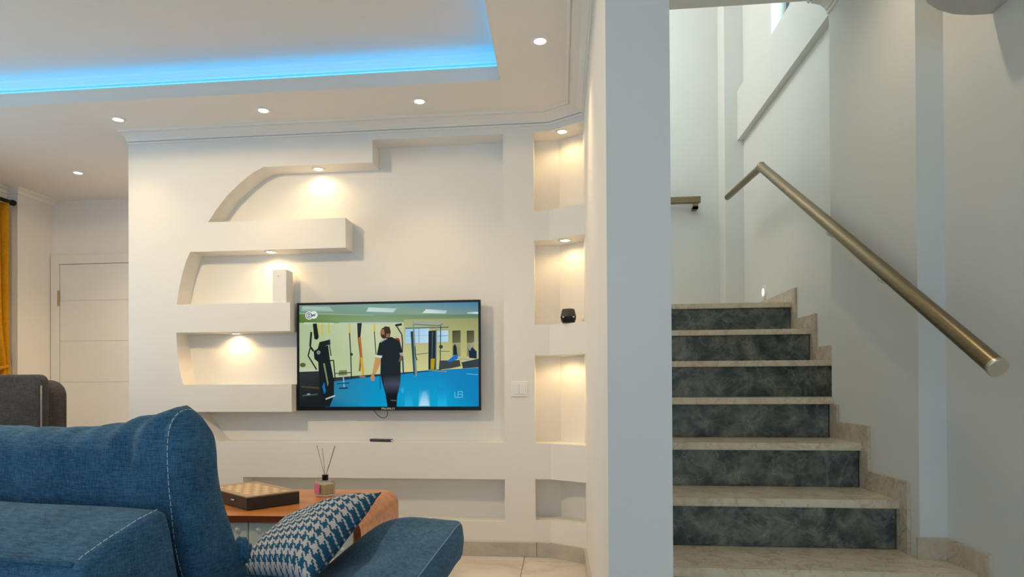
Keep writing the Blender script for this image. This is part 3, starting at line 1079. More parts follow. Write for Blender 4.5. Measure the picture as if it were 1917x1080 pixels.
# cable machine
pic([(803, 280), (822, 275), (836, 560), (822, 562)], (45, 65, 70))
pic([(818, 215), (826, 215), (845, 570), (832, 574)], (120, 140, 135))
stroke([(820, 222), (1010, 222)], 10, (150, 165, 170))
stroke([(826, 232), (985, 240), (1012, 228)], 6, (90, 110, 120))
pic([(920, 275), (972, 270), (970, 530), (918, 530)], (25, 38, 45))
stroke([(946, 280), (940, 520)], 4, (90, 110, 115))
stroke([(972, 240), (968, 530)], 7, (130, 145, 140))
pic([(934, 456), (960, 456), (956, 526), (932, 526)], (175, 150, 20))
stroke([(916, 530), (1036, 540)], 9, (120, 135, 130))
stroke([(998, 240), (995, 470)], 6, (55, 70, 80))
disc(1000, 378, 12, (40, 55, 70))
stroke([(835, 430), (920, 420)], 6, (120, 130, 110))
stroke([(985, 408), (1055, 408)], 4, (90, 100, 90))
stroke([(832, 375), (836, 440), (846, 468)], 6, (35, 50, 55))
pic([(990, 468), (1120, 465), (1125, 505), (1060, 520), (985, 528)], (60, 65, 62))
pic([(1036, 474), (1090, 430), (1112, 432), (1105, 458), (1060, 478)], (25, 110, 190))
pic([(1130, 480), (1243, 455), (1243, 512), (1140, 520)], (45, 60, 68))
pic([(1175, 395), (1200, 380), (1228, 408), (1228, 455), (1180, 450)], (20, 40, 65))
stroke([(1182, 402), (1200, 360), (1232, 325)], 7, (150, 165, 170))
stroke([(1162, 554), (1235, 560)], 4, (110, 190, 220))
stroke([(1110, 455), (1180, 462)], 7, (140, 160, 165))
# hanging straps
for xx, y1 in ((195, 300), (222, 310), (266, 295), (403, 300), (567, 290)):
    stroke([(xx, 228), (xx + 3, y1)], 10, (205, 185, 60))
stroke([(404, 290), (412, 440), (416, 590)], 7, (30, 45, 50))
disc(416, 430, 10, (40, 55, 60))
stroke([(568, 280), (578, 430)], 6, (40, 55, 60))
pic([(455, 226), (486, 224), (476, 320), (458, 320)], (35, 40, 48))
stroke([(463, 318), (478, 450), (470, 540)], 12, (150, 95, 45))
stroke([(475, 318), (485, 440), (495, 560)], 9, (175, 115, 55))
stroke([(482, 450), (492, 565)], 14, (205, 165, 40))
disc(488, 575, 22, (150, 110, 110), ry=7)
# cross trainer on the left
pic([(69, 520), (180, 520), (180, 545), (69, 548)], (190, 195, 170))
pic([(69, 545), (200, 540), (250, 640), (240, 772), (69, 772)], (45, 52, 50), (40, 48, 48), (25, 32, 36), (18, 24, 28), (22, 28, 30))
disc(92, 500, 20, (95, 85, 65), ry=14)
stroke([(80, 640), (200, 650)], 12, (75, 62, 52))
stroke([(90, 700), (190, 690)], 9, (70, 85, 85))
disc(130, 690, 12, (140, 160, 155), ry=5)
pic([(160, 232), (186, 228), (200, 320), (188, 336), (170, 330)], (20, 26, 28))
pic([(190, 400), (205, 350), (275, 334), (278, 365), (225, 380), (215, 400)], (24, 30, 30))
pic([(165, 410), (215, 380), (262, 372), (275, 470), (300, 600), (300, 700), (270, 770), (230, 770), (205, 640), (195, 480), (170, 460)], (20, 27, 30))
disc(198, 418, 13, (120, 130, 120))
stroke([(150, 285), (142, 380), (165, 410)], 13, (25, 30, 32))
stroke([(142, 390), (128, 440), (185, 530)], 9, (28, 34, 36))
stroke([(265, 335), (282, 440)], 7, (40, 48, 46))
stroke([(275, 472), (298, 468), (308, 590)], 8, (40, 48, 48))
pic([(228, 490), (240, 488), (264, 620), (258, 640)], (120, 135, 95))
pic([(222, 640), (236, 610), (246, 670), (236, 690)], (20, 110, 170))
pic([(242, 718), (305, 694), (308, 704), (246, 726)], (180, 190, 185))
# bench
pic([(335, 535), (385, 532), (388, 565), (330, 568)], (110, 125, 80))
stroke([(305, 555), (415, 548)], 6, (50, 60, 55))
stroke([(362, 568), (368, 650)], 8, (150, 175, 185))
stroke([(320, 622), (402, 616)], 9, (20, 85, 125))
stroke([(335, 652), (392, 648)], 9, (10, 50, 85))
# pulley arm and red ball behind the man
stroke([(705, 240), (748, 232)], 14, (25, 32, 36))
stroke([(715, 245), (748, 300), (752, 360), (750, 420)], 8, (40, 52, 58))
disc(716, 338, 20, (150, 50, 45), ry=17)
stroke([(752, 440), (757, 560)], 9, (25, 60, 90))
# the man seen from behind
pic([(606, 545), (740, 540), (736, 620), (716, 700), (712, 772), (652, 772), (640, 690), (618, 610)], (14, 18, 24))
pic([(622, 560), (735, 555), (735, 620), (628, 625)], (16, 20, 26), (16, 20, 26), (70, 72, 92), (62, 66, 86))
pic([(628, 625), (735, 620), (716, 690), (640, 690)], (62, 66, 86), (70, 72, 92), (14, 18, 24), (14, 18, 24))
pic([(640, 320), (682, 315), (735, 345), (752, 415), (740, 432), (738, 560), (606, 565), (610, 450), (582, 440), (600, 355)], (22, 32, 34))
pic([(583, 434), (620, 438), (616, 452), (580, 446)], (200, 210, 205))
pic([(732, 420), (754, 416), (754, 432), (736, 436)], (150, 160, 160))
pic([(574, 448), (612, 454), (604, 500), (572, 562), (552, 560), (560, 520)], (195, 145, 95))
disc(556, 582, 14, (190, 130, 90), ry=22)
pic([(738, 436), (752, 434), (748, 470), (726, 478)], (120, 90, 60))
pic([(600, 350), (640, 322), (655, 326), (612, 352)], (150, 165, 165))
pic([(616, 262), (640, 246), (668, 250), (676, 280), (670, 318), (640, 325), (622, 326), (612, 312), (607, 292)], (60, 42, 32))
pic([(612, 268), (632, 262), (636, 300), (618, 300), (606, 294)], (150, 105, 75))
pic([(645, 296), (668, 292), (668, 318), (645, 318)], (140, 98, 70))
stroke([(675, 728), (712, 732)], 5, (90, 110, 120))
stroke([(604, 560), (606, 660)], 5, (20, 70, 110))
# station mark at the top left, small faint mark at the lower right
disc(137, 178, 27, (225, 232, 228), 28)
disc(168, 174, 25, (225, 232, 228), 28)
disc(135, 178, 20, (40, 50, 52), 28)
disc(135, 178, 16, (225, 232, 228), 28)
stroke([(130, 168), (130, 189)], 4, (60, 72, 74))
pic([(128, 166), (140, 168), (146, 178), (140, 188), (128, 190), (128, 185), (137, 184), (140, 178), (137, 172), (128, 171)], (60, 72, 74))
stroke([(152, 167), (158, 184), (165, 170), (171, 183), (178, 165)], 5, (40, 50, 52))
for q in ([(1088, 672), (1088, 710)], [(1088, 710), (1136, 708)], [(1136, 708), (1136, 670)], [(1108, 672), (1136, 670)], [(1108, 690), (1134, 688)], [(1108, 672), (1108, 708)]):
    stroke(q, 4, (110, 195, 225))
pic([(742, 655), (752, 640), (760, 660), (756, 682), (744, 680)], (60, 165, 210))

sme = mesh('screen', SV, SF)
ca = sme.color_attributes.new('Col', 'FLOAT_COLOR', 'CORNER')
for pl, cols in zip(sme.polygons, SCOL):
    for li, c in zip(pl.loop_indices, cols):
        ca.data[li].color = (*c, 1)
bm = bmesh.new()
bm.from_mesh(sme)
for f_ in bm.faces:
    if f_.normal.y > 0:
        f_.normal_flip()
bm.to_mesh(sme)
bm.free()
obj('screen', sme, M['screen'], tv, world=True)


def text_mesh(s, size, loc, rot):
    cu = bpy.data.curves.new('lettering', 'FONT')
    cu.body = s
    cu.size = size
    cu.align_x = 'CENTER'
    cu.extrude = 0.0004
    cu.resolution_u = 2
    to = bpy.data.objects.new('lettering', cu)
    COL.objects.link(to)
    bpy.context.view_layer.update()
    me = bpy.data.meshes.new_from_object(to.evaluated_get(bpy.context.evaluated_depsgraph_get()))
    bpy.data.objects.remove(to)
    me.materials.clear()
    me.transform(Matrix.Translation(loc) @ rot)
    return me


UPR = Matrix.Rotation(math.radians(90), 4, 'X')
lx_ = on_y(YT, 726.5, 766).x
obj('lettering', text_mesh('PROFILO', 0.016, Vector((lx_, YT - 0.0005, tz0 + 0.005)), Matrix.Scale(1.25, 4, (1, 0, 0)) @ UPR), M['white_plastic'], tv, world=True)
cab = [on_y(YT + 0.02, *q) for q in ((700, 768), (706, 776), (713, 781), (720, 782), (725, 777), (725, 766))]
obj('cable', tube(spline(cab, 20), 0.0022, 8), M['dark_plastic'], tv, world=True)

# ------------------------------------------------------------------ small things on the TV wall
p0, p1 = on_y(YF + 0.012, 510, 566), on_y(YF + 0.012, 536, 504)
yd = 0.11
spk = thing('speaker', 'upright white box speaker standing on the middle wall shelf', 'speaker', ((p0.x + p1.x) / 2, YF + 0.012, zs2a))
obj('cabinet', box((p0.x, YF + 0.012, zs2a + 0.0005), (p1.x, YF + yd, p1.z), 0.003), M['white_plastic'], spk, world=True)
pe = on_y(YF + 0.0115, 521, 517)
obj('sensor', tube([pe, pe + Vector((0, 0.002, 0))], 0.006, 14), M['ac_plastic'], spk, world=True)

p = on_z(z_led + 0.008, 708, 826)
rem = thing('remote_control', 'slim dark remote control lying on the white ledge under the television', 'remote control', (p.x, YF + 0.045, z_led + 0.0005), math.radians(-14))
obj('body', box((-0.068, -0.019, 0), (0.068, 0.019, 0.016), 0.005, 3), M['dark_plastic'], rem, smooth=40)
bt = [((-0.05 + i * 0.016, -0.012 + j * 0.012, 0.016), (-0.04 + i * 0.016, -0.006 + j * 0.012, 0.018)) for i in range(6) for j in range(3)]
obj('buttons', boxes(bt), M['ac_plastic'], rem)
obj('end_window', box((0.064, -0.012, 0.004), (0.069, 0.012, 0.012)), M['white_plastic'], rem)

# black lidded pot in the middle niche
z_n2 = max(nz[1])
q = on_y(3.60, 1064, 603)
pot = thing('lidded_pot', 'small black round lidded pot in the middle corner niche', 'pot', (q.x, 3.60, z_n2))
obj('bowl', lathe([(0.0, 0.0005), (0.030, 0.0005), (0.036, 0.006), (0.041, 0.02), (0.042, 0.030), (0.036, 0.031), (0.0, 0.031)], 32), M['black_plastic'], pot, smooth=45)
obj('lid', lathe([(0.0, 0.034), (0.043, 0.034), (0.042, 0.040), (0.034, 0.074), (0.031, 0.077), (0.0, 0.077)], 32), M['dark_plastic'], pot, smooth=45)
for i in range(8):
    a = i * math.pi / 4
    obj('clasp', box((0.038 * math.cos(a) - 0.004, 0.038 * math.sin(a) - 0.004, 0.028), (0.038 * math.cos(a) + 0.004, 0.038 * math.sin(a) + 0.004, 0.037)), M['chrome'] if i % 2 else M['black_plastic'], pot)

# light switch
s0, s1 = on_y(YF, 957, 742), on_y(YF, 987, 714)
sw = thing('light_switch', 'white double light switch beside the television on the white wall', 'light switch', ((s0.x + s1.x) / 2, YF, s0.z))
obj('plate', box((s0.x, YF - 0.008, s0.z), (s1.x, YF - 0.0003, s1.z), 0.002), M['white_plastic'], sw, world=True)
wv = s1.x - s0.x
for a, b in ((0.14, 0.49), (0.51, 0.86)):
    obj('rocker', box((s0.x + wv * a, YF - 0.011, s0.z + 0.013), (s0.x + wv * b, YF - 0.007, s1.z - 0.013), 0.0015, 1), M['white_plastic'], sw, world=True)

# ------------------------------------------------------------------ curtain, rod, hook
XC = -4.035
ye_ = on_x(XC, 14, 500).y
zt_ = on_x(XC, 14, 382).z
zk = on_x(XC, 12, 692).z
cur = thing('curtain', 'mustard yellow curtain gathered with a tie at the left window', 'curtain', (XC, ye_ - 0.45, 0.03))
nu, nv = 90, 48
vs, fs = [], []
Lc = 0.95
for j in range(nv + 1):
    z = 0.03 + (zt_ - 0.03) * j / nv
    sq = 1.0 - 0.38 * math.exp(-((z - zk) / 0.22) ** 2)       # gathered at the tie
    for i in range(nu + 1):
        s = i / nu
        ph = s * 2 * math.pi * 11
        am = 0.030 * (0.75 + 0.25 * math.sin(3.1 * s + z))
        yv = ye_ - s * Lc * sq - 0.012 * math.sin(ph * 0.5 + z * 0.8)
        vs.append((XC + am * math.sin(ph + 0.4 * math.sin(z * 2.0)) + 0.012 * math.sin(ph * 0.37), yv, z))
for j in range(nv):
    for i in range(nu):
        a = j * (nu + 1) + i
        fs.append((a, a + 1, a + nu + 2, a + nu + 1))
me = mesh('cloth', vs, fs)
o = obj('cloth', me, M['mustard'], cur, world=True, smooth=180)
sd = o.modifiers.new('thickness', 'SOLIDIFY')
sd.thickness = 0.004
tp = [(XC + 0.055 * math.cos(a), ye_ - 0.27 + 0.275 * math.sin(a), zk - 0.02 + 0.05 * math.sin(a)) for a in [2 * math.pi * i / 28 for i in range(28)]]
obj('tie', tube(tp, 0.013, 8, closed=True), M['mustard'], cur, world=True, smooth=180)
rod = thing('curtain_rod', 'black round curtain rod with plain end above the mustard curtain', 'curtain rod', (XC, ye_ - 0.4, zt_ + 0.025))
re = on_x(XC, 20, 378)
obj('pole', tube([(XC, re.y, zt_ + 0.022), (XC, 1.2, zt_ + 0.022)], 0.014, 14), M['black_metal'], rod, world=True, smooth=50)
obj('finial', tube([(XC, re.y - 0.005, zt_ + 0.022), (XC, re.y + 0.004, zt_ + 0.022), (XC, re.y + 0.03, zt_ + 0.022), (XC, re.y + 0.036, zt_ + 0.022)], [0.014, 0.021, 0.021, 0.014], 16), M['black_metal'], rod, world=True, smooth=40)
obj('bracket', box((X0 + 0.0005, re.y - 0.10, zt_ + 0.008), (XC, re.y - 0.085, zt_ + 0.02)), M['black_metal'], rod, world=True)
hk = on_y(4.5145, 20.5, 674)
hook = [hk + Vector((0, 0, -0.045)), hk + Vector((0, -0.006, 0.0)), hk + Vector((-0.01, -0.022, 0.03)), hk + Vector((-0.022, -0.026, 0.022)), hk + Vector((-0.026, -0.02, 0.0))]
solo('tieback_hook', tube(spline(hook, 24), 0.0035, 8), M['chrome'], 'small metal curtain hook on the wall edge beside the mustard curtain', 'hook', 60)

# ------------------------------------------------------------------ coffee table
TH = 0.45
TR = math.radians(1.5)
pr = on_z(TH, 728, 917)
tb = thing('coffee_table', 'low coffee table with reddish bent-wood top and white studded drawer front', 'coffee table', (-1.42, 2.74, 0), TR)
TLX, TDY = 0.655, 0.325       # half length, half depth
rad, th = 0.062, 0.024
outer, inner = [], []
for sgn in (1, -1):
    for i in range(11):
        a = math.pi / 2 * i / 10
        ca_, sa_ = (math.sin(a), math.cos(a)) if sgn > 0 else (math.sin(math.pi / 2 - a), math.cos(math.pi / 2 - a))
        outer.append((sgn * (TLX - rad + rad * ca_), TH - rad + rad * sa_))
        inner.append((sgn * (TLX - rad + (rad - th) * ca_), TH - rad + (rad - th) * sa_))
ZE = TH - 0.135
right_o, left_o = outer[:11], outer[11:]
right_i, left_i = inner[:11], inner[11:]
poly = [(-(TLX), ZE)] + left_o + right_o + [(TLX, ZE), (TLX - th, ZE)] + right_i[::-1] + left_i[::-1] + [(-(TLX - th), ZE)]
shell = extrude_poly([poly], -TDY, TDY, lambda a, b, d: (a, d, b))
so = obj('bent_wood_top', shell, M['wood'], tb, smooth=35)
shell.materials.append(M['wood_edge'])
for f_ in shell.polygons:
    if abs(f_.normal.y) > 0.9:
        f_.material_index = 1
obj('drawer_body', box((-(TLX - th - 0.001), -TDY + 0.03, ZE - 0.03), (TLX - th - 0.001, TDY - 0.03, TH - th - 0.001)), M['white_lacquer'], tb)
for i in range(3):
    xa = -(TLX - th) + 0.004 + i * (2 * (TLX - th) - 0.008) / 3
    xb = xa + (2 * (TLX - th) - 0.008) / 3 - 0.004
    dr = obj('drawer_front', box((xa, -TDY + 0.012, ZE - 0.028), (xb, -TDY + 0.03, TH - th - 0.003), 0.002, 1), M['white_lacquer'], tb)
    stud = lathe([(0.0, 0.006), (0.006, 0.005), (0.010, 0.002), (0.011, 0.0)], 16)
    stud.transform(Matrix.Rotation(math.radians(90), 4, 'X'))
    stud.materials.append(M['white_lacquer'])
    shade(stud, 180)
    for r_ in range(3):
        nx_ = 6
        for k in range(nx_ if r_ % 2 == 0 else nx_ - 1):
            xs = xa + 0.04 + (k + (0.5 if r_ % 2 else 0)) * (xb - xa - 0.08) / (nx_ - 1)
            s_ = bpy.data.objects.new('stud', stud)
            COL.objects.link(s_)
            s_.parent = dr
            s_.location = (xs, -TDY + 0.0125, TH - th - 0.032 - r_ * 0.037)
for a in (-1, 1):
    for b in (-1, 1):
        obj('leg', tube([(a * (TLX - 0.07), b * (TDY - 0.05), 0.0), (a * (TLX - 0.09), b * (TDY - 0.07), ZE - 0.03)], [0.014, 0.021], 14), M['wood'], tb, smooth=50)

# folding chessboard box
c1, c2, c3 = on_z(TH + 0.055, 400 + 485 / 7.717, 880 + 392 / 7.717), on_z(TH + 0.055, 400 + 90 / 7.717, 880 + 285 / 7.717), on_z(TH + 0.055, 400 + 1242 / 7.717, 880 + 295 / 7.717)
ex = (c3 - c1)
bl_ = ex.length
ang = math.atan2(ex.y, ex.x)
bw = 0.40
cb = thing('chessboard_box', 'closed black box with a wooden chessboard on top, lying on the coffee table', 'chess box', (c1.x, c1.y, TH + 0.0008), ang)
obj('case', box((0, 0, 0), (bl_, bw, 0.050), 0.002, 1), M['board_case'], cb)
obj('rim', extrude_poly([rect(0.001, bl_ - 0.001, 0.001, bw - 0.001), rect(0.03, bl_ - 0.03, 0.03, bw - 0.03)], 0.050, 0.0545, lambda a, b, d: (a, b, d)), M['board_rim'], cb)
na, nb = 8, 8
da, db = (bl_ - 0.06) / na, (bw - 0.06) / nb
sqm = {}
for c_ in (0, 1):
    sqm[c_] = box((0, 0, 0.0498), (da - 0.0005, db - 0.0005, 0.0538))
    sqm[c_].materials.append(M['board_light'] if c_ else M['board_dark'])
for i in range(na):
    for j in range(nb):
        o = bpy.data.objects.new('square', sqm[(i + j) % 2])
        COL.objects.link(o)
        o.parent = cb
        o.location = (0.03 + i * da, 0.03 + j * db, 0)
obj('clasp', tube([(-0.002, bw * 0.28, 0.030), (-0.004, bw * 0.34, 0.030)], 0.003, 8), M['chrome'], cb)

# reed diffuser
q = on_z(TH, 609, 928)
rd = thing('reed_diffuser', 'square glass reed diffuser with black collar and thin reeds', 'diffuser', (q.x, q.y, TH + 0.0008), math.radians(-20))
S_ = 0.030
rd.scale = (1.12, 1.12, 1.16)
obj('bottle', box((-S_, -S_, 0), (S_, S_, 0.062), 0.006, 3), M['glass'], rd, smooth=40)
obj('oil', box((-S_ + 0.006, -S_ + 0.006, 0.006), (S_ - 0.006, S_ - 0.006, 0.048), 0.004, 2), M['oil'], rd)
obj('label', box((-S_ + 0.001, -S_ - 0.0012, 0.010), (-0.004, -S_ - 0.0004, 0.050)), M['pink'], rd)
obj('collar', tube([(0, 0, 0.060), (0, 0, 0.082)], 0.0125, 20), M['black_plastic'], rd, smooth=40)
for dx, dy, hh in ((-0.052, 0.01, 0.195), (-0.006, -0.01, 0.185), (0.028, 0.03, 0.195), (0.048, 0.0, 0.195), (0.002, 0.02, 0.12)):
    obj('reed', tube([(0, 0, 0.07), (dx, dy, hh)], 0.0012, 6), M['reed'], rd)

# ------------------------------------------------------------------ blue sofa
SR = math.radians(-10.7)
sofa = thing('sofa', 'blue denim sofa seen from behind with a raised end section', 'sofa', (-0.833, 1.307, 0), SR)


def loft(rings, name='loft', caps=True):
    vs, fs = [], []
    n = len(rings[0])
    for r_ in rings:
        vs += [tuple(v) for v in r_]
    for i in range(len(rings) - 1):
        for j in range(n):
            k = (j + 1) % n
            fs.append((i * n + j, i * n + k, (i + 1) * n + k, (i + 1) * n + j))
    if caps:
        fs.append(tuple(range(n))[::-1])
        fs.append(tuple((len(rings) - 1) * n + j for j in range(n)))
    me = mesh(name, vs, fs)
    fix_normals(me)
    return me


def wrinkle(p, k, amp):
    return amp * (noise.noise(Vector(p) * k) + 0.5 * noise.noise(Vector(p) * k * 2.3))


# back frame: low wedge with a sloping top, slightly flared at its end
fr_prof = [(0.030, 0.09), (0.020, 0.45), (0.004, 0.655), (-0.004, 0.682), (-0.022, 0.690), (-0.07, 0.680), (-0.15, 0.655), (-0.196, 0.638), (-0.214, 0.628), (-0.224, 0.608), (-0.232, 0.45), (-0.236, 0.09)]
fr_r = [(a, b) for a, b in fr_prof]
cyf = sum(a for a, b in fr_r) / len(fr_r)
czf = 0.45
rings = []
for i in range(44):
    xx = -2.2 + 2.2 * i / 43
    rings.append((xx, 1.0))
rings += [(0.008, 0.985), (0.014, 0.95), (0.016, 0.90)]
RG = []
for xx, sc in rings:
    ring = []
    for a, b in fr_r:
        aa, bb = cyf + (a - cyf) * sc, (czf + (b - czf) * sc if b > 0.2 else b)
        flare = 0.32 * max(0.0, 0.66 - bb) * max(0.0, min(1.0, (xx + 0.25) / 0.25)) * 0.4
        pz = bb + 0.006 * noise.noise(Vector((xx * 3, aa * 6, 2.0))) * (1 if b > 0.5 else 0)
        ring.append((xx + flare, aa + 0.004 * noise.noise(Vector((xx * 4, bb * 5, 7.0))), pz))
    RG.append(ring)
frame = obj('back_frame', loft(RG), M['denim'], sofa, smooth=48)
edge = [(0.010, a, b + 0.002) for a, b in fr_r[4:9]]
obj('stitching', dashes([(e[0] - 0.006, e[1], e[2] + 0.0008) for e in edge], 0.010, 0.004, 0.0008), M['thread'], frame)
obj('piping', tube([(-2.2 + 2.2 * i / 20, -0.2155, 0.628) for i in range(21)], 0.005, 8), M['denim'], frame, smooth=180)

# loose back cushion, leaning, gathered at its end
cu_prof = [(0.120, 0.44), (0.060, 0.56), (0.036, 0.70), (0.028, 0.80), (0.036, 0.862), (0.066, 0.892), (0.106, 0.893), (0.138, 0.866), (0.150, 0.82), (0.158, 0.76), (0.185, 0.66), (0.232, 0.55), (0.280, 0.46), (0.215, 0.425)]
NP = 72
base_p = [(v.x, v.y) for v in spline([(a, b, 0) for a, b in cu_prof], NP, closed=True)]
mcy, mcz = 0.115, 0.68


def cushion(x0, x1, name, rise):
    R_ = []
    n = 70
    for i in range(n + 1):
        s = i / n
        xx = x0 + (x1 - x0) * s
        dr_, dl_ = x1 - xx, xx - x0
        sc = 1.0
        for dd in (dr_, dl_):
            if dd < 0.022:
                sc = min(sc, 0.93 + 0.07 * math.sqrt(max(0.0, 1 - (1 - dd / 0.022) ** 2)))
        ring = []
        for a, b in base_p:
            top = max(0.0, min(1.0, (b - 0.62) / 0.25))
            sag = -0.045 * top * (1 - math.exp(-(dr_ / 0.16) ** 1.6)) * rise
            aa, bb = mcy + (a - mcy) * sc, mcz + (b - mcz) * sc
            crease = 0.014 * top * math.exp(-dr_ / 0.16) * math.sin((a * 60 + dr_ * 70)) * (1 if dr_ > 0.015 else 0)
            w = wrinkle((xx * 1.2, a * 1.5, b), 6.0, 0.006) + wrinkle((xx * 2.0 + b * 2, a * 2, b * 1.0), 13.0, 0.0035)
            nx_, nz_ = a - mcy, (b - mcz) * 0.5
            l = math.hypot(nx_, nz_) or 1
            k = (w + crease) if 0.001 < s < 0.999 else 0
            ring.append((xx, aa + nx_ / l * k, bb + nz_ / l * k + sag))
        R_.append(ring)
    for q_, off in ((0.86, 0.012), (0.55, 0.020), (0.2, 0.024)):
        R_.append([(x1 + off + 0.004 * noise.noise(Vector((a * 9, b * 9, 0))), mcy + (a - mcy) * q_, mcz + (b - mcz) * q_) for a, b in base_p])
    return loft(R_)


bc = obj('back_cushion', cushion(-0.93, 0.0, 'right', 1.0), M['denim'], sofa, smooth=60)
i_near = [k for k, (a, b) in enumerate(base_p) if a < 0.11 and b > 0.44]
seam = [(-0.014, a - 0.0030, b) for a, b in [base_p[k] for k in sorted(i_near)]]
seam = [s_ for s_ in seam if s_[2] > 0.45]
obj('stitching', dashes(seam, 0.011, 0.004, 0.0008), M['thread'], bc)
obj('back_cushion', cushion(-1.90, -0.95, 'left', 1.0), M['denim'], sofa, smooth=60)
# gathered tuft of cloth at the foot of the cushion
kn = bmesh.new()
bmesh.ops.create_icosphere(kn, subdivisions=4, radius=1.0)
for v in kn.verts:
    c = v.co.copy()
    r_ = 1.0 + 0.30 * noise.noise(c * 2.6) + 0.16 * noise.noise(c * 6.5)
    v.co = Vector((c.x * 0.020 * r_ + 0.012, c.y * 0.022 * r_ + 0.236, c.z * 0.032 * r_ + 0.545))
obj('gathered_corner', from_bm('tuft', kn), M['denim'], sofa, smooth=180)


def pad(outline, ztop, thick, puff, name='pad', edge=0.02, inset=9):
    """upholstered pad: plan outline, height function, rounded edges"""
    n = len(outline)
    cx_ = sum(p[0] for p in outline) / n
    cy_ = sum(p[1] for p in outline) / n
    R_ = []

    def ring(q, dz, off=0.0):
        out = []
        for (a, b) in outline:
            l = math.hypot(a - cx_, b - cy_)
            k = q * (l - off) / l
            xx, yy_ = cx_ + (a - cx_) * k, cy_ + (b - cy_) * k
            out.append((xx, yy_, ztop(xx, yy_) + dz + wrinkle((xx, yy_, dz), 9.0, 0.0025)))
        return out
    R_.append(ring(0.05, -thick))
    R_.append(ring(0.6, -thick))
    R_.append(ring(1.0, -thick, edge))
    for i in range(1, 5):
        a = math.pi / 2 * i / 4
        R_.append(ring(1.0, -thick + edge * (1 - math.cos(a)), edge * (1 - math.sin(a))))
    R_.append(ring(1.0, -thick * 0.5, -0.004))
    for i in range(0, 5):
        a = math.pi / 2 * i / 4
        R_.append(ring(1.0, -edge * (1 - math.sin(a)), edge * (1 - math.cos(a))))
    for i in range(1, inset + 1):
        q = 1 - i / (inset + 0.3)
        R_.append(ring(q, puff * (1 - q ** 2.2), edge))
    return loft(R_)


# seat and base
ol = [(-2.12, 0.13), (-2.12, 0.70), (-2.09, 0.725), (0.01, 0.725), (0.045, 0.70), (0.045, 0.13)]
obj('seat', box((-2.12, 0.13, 0.27), (0.01, 0.72, 0.385), 0.035, 4), M['denim'], sofa, smooth=60)
obj('base', box((-2.18, -0.20, 0.10), (0.02, 0.68, 0.275), 0.03, 3), M['denim'], sofa, smooth=60)
# end section, tilted up towards its outer edge
fo = [(0.035, -0.10), (0.035, 0.30), (0.035, 0.66), (0.055, 0.71), (0.12, 0.735), (0.22, 0.75), (0.33, 0.745), (0.405, 0.715), (0.455, 0.655), (0.478, 0.56), (0.490, 0.40), (0.500, 0.15), (0.50, -0.04), (0.48, -0.10), (0.25, -0.115)]
fo = [(v.x - 0.018, v.y) for v in spline([(a, b, 0) for a, b in fo], 90, closed=True)]
zt = lambda a, b: 0.392 + 0.40 * max(0.0, a - 0.03) * (0.60 + 0.40 * max(0.0, min(1.0, (b - 0.15) / 0.4))) + 0.080 * math.exp(-((a - 0.18) / 0.16) ** 2) * max(0.0, min(1.0, (b - 0.44) / 0.24))
fl = obj('raised_end_section', pad(fo, zt, 0.105, 0.018, edge=0.022), M['denim'], sofa, smooth=60)
cx_ = sum(p[0] for p in fo) / len(fo)
cy_ = sum(p[1] for p in fo) / len(fo)
sm = []
for a, b in fo:
    if a > 0.30 and b > -0.06:
        l = math.hypot(a - cx_, b - cy_)
        k = (l - 0.010) / l
        xx, yy_ = cx_ + (a - cx_) * k, cy_ + (b - cy_) * k
        sm.append((xx, yy_, zt(xx, yy_) - 0.003))
sm.sort(key=lambda v: math.atan2(v[1] - cy_, v[0] - cx_))
obj('piping', tube(sm, 0.0018, 8), M['flap_thread'], fl, smooth=180)
fo2 = [(cx_ + (a - cx_) * 0.95 - 0.002, cy_ + (b - cy_) * 0.955) for a, b in fo]
obj('end_base', pad(fo2, lambda a, b: 0.305 + 0.20 * max(0.0, a - 0.03), 0.20, 0.0, edge=0.03), M['denim'], sofa, smooth=60)
for a, b in ((-2.08, -0.14), (-2.08, 0.58), (-0.06, -0.14), (0.30, 0.56), (0.33, 0.0)):
    obj('leg', tube([(a, b, 0.0), (a, b, 0.14)], [0.017, 0.024], 14), M['leg_wood'], sofa, smooth=50)

# houndstooth cushion leaning in the corner of the seat
sm4 = Matrix.Translation(Vector((-0.833, 1.307, 0))) @ Matrix.Rotation(SR, 4, 'Z')
A_, B_, C_, E_ = Vector((0.162, 0.69, 0.622)), Vector((0.255, 0.150, 0.512)), Vector((-0.07, 0.335, 0.452)), Vector((-0.20, 0.74, 0.475))
pil = thing('cushion', 'blue and white houndstooth cushion propped on the sofa seat', 'cushion', sm4 @ Vector((0.03, 0.5, 0.44)), SR)
n = 40
vs, fs, uvs = [], [], []
for side in (1, -1):
    for j in range(n + 1):
        for i in range(n + 1):
            u_, v_ = i / n, j / n
            c = A_ * ((1 - u_) * (1 - v_)) + B_ * ((1 - u_) * v_) + C_ * (u_ * v_) + E_ * (u_ * (1 - v_))
            nrm = ((C_ - B_ + E_ - A_).cross(B_ - A_ + C_ - E_)).normalized()
            if nrm.z < 0:
                nrm = -nrm
            su, sv = 2 * u_ - 1, 2 * v_ - 1
            prof_ = max(0.0, (1 - su ** 4) * (1 - sv ** 4)) ** 0.62
            ctr = (A_ + B_ + C_ + E_) / 4
            pinch = 0.045 * (su * su * (1 - abs(sv)) * 0 + (1 - su * su) * sv * sv + (1 - sv * sv) * su * su) * (1 if True else 0)
            c = c + (ctr - c) * pinch * 1.1
            hgt = (0.070 if side > 0 else 0.040) * prof_
            w = wrinkle((u_ * 0.6, v_ * 0.6, side), 7.0, 0.004) * prof_
            vs.append(c + nrm * side * (hgt + w))
            uvs.append((u_, v_))
    off = 0 if side > 0 else (n + 1) ** 2
    for j in range(n):
        for i in range(n):
            a = off + j * (n + 1) + i
            fs.append((a, a + 1, a + n + 2, a + n + 1))
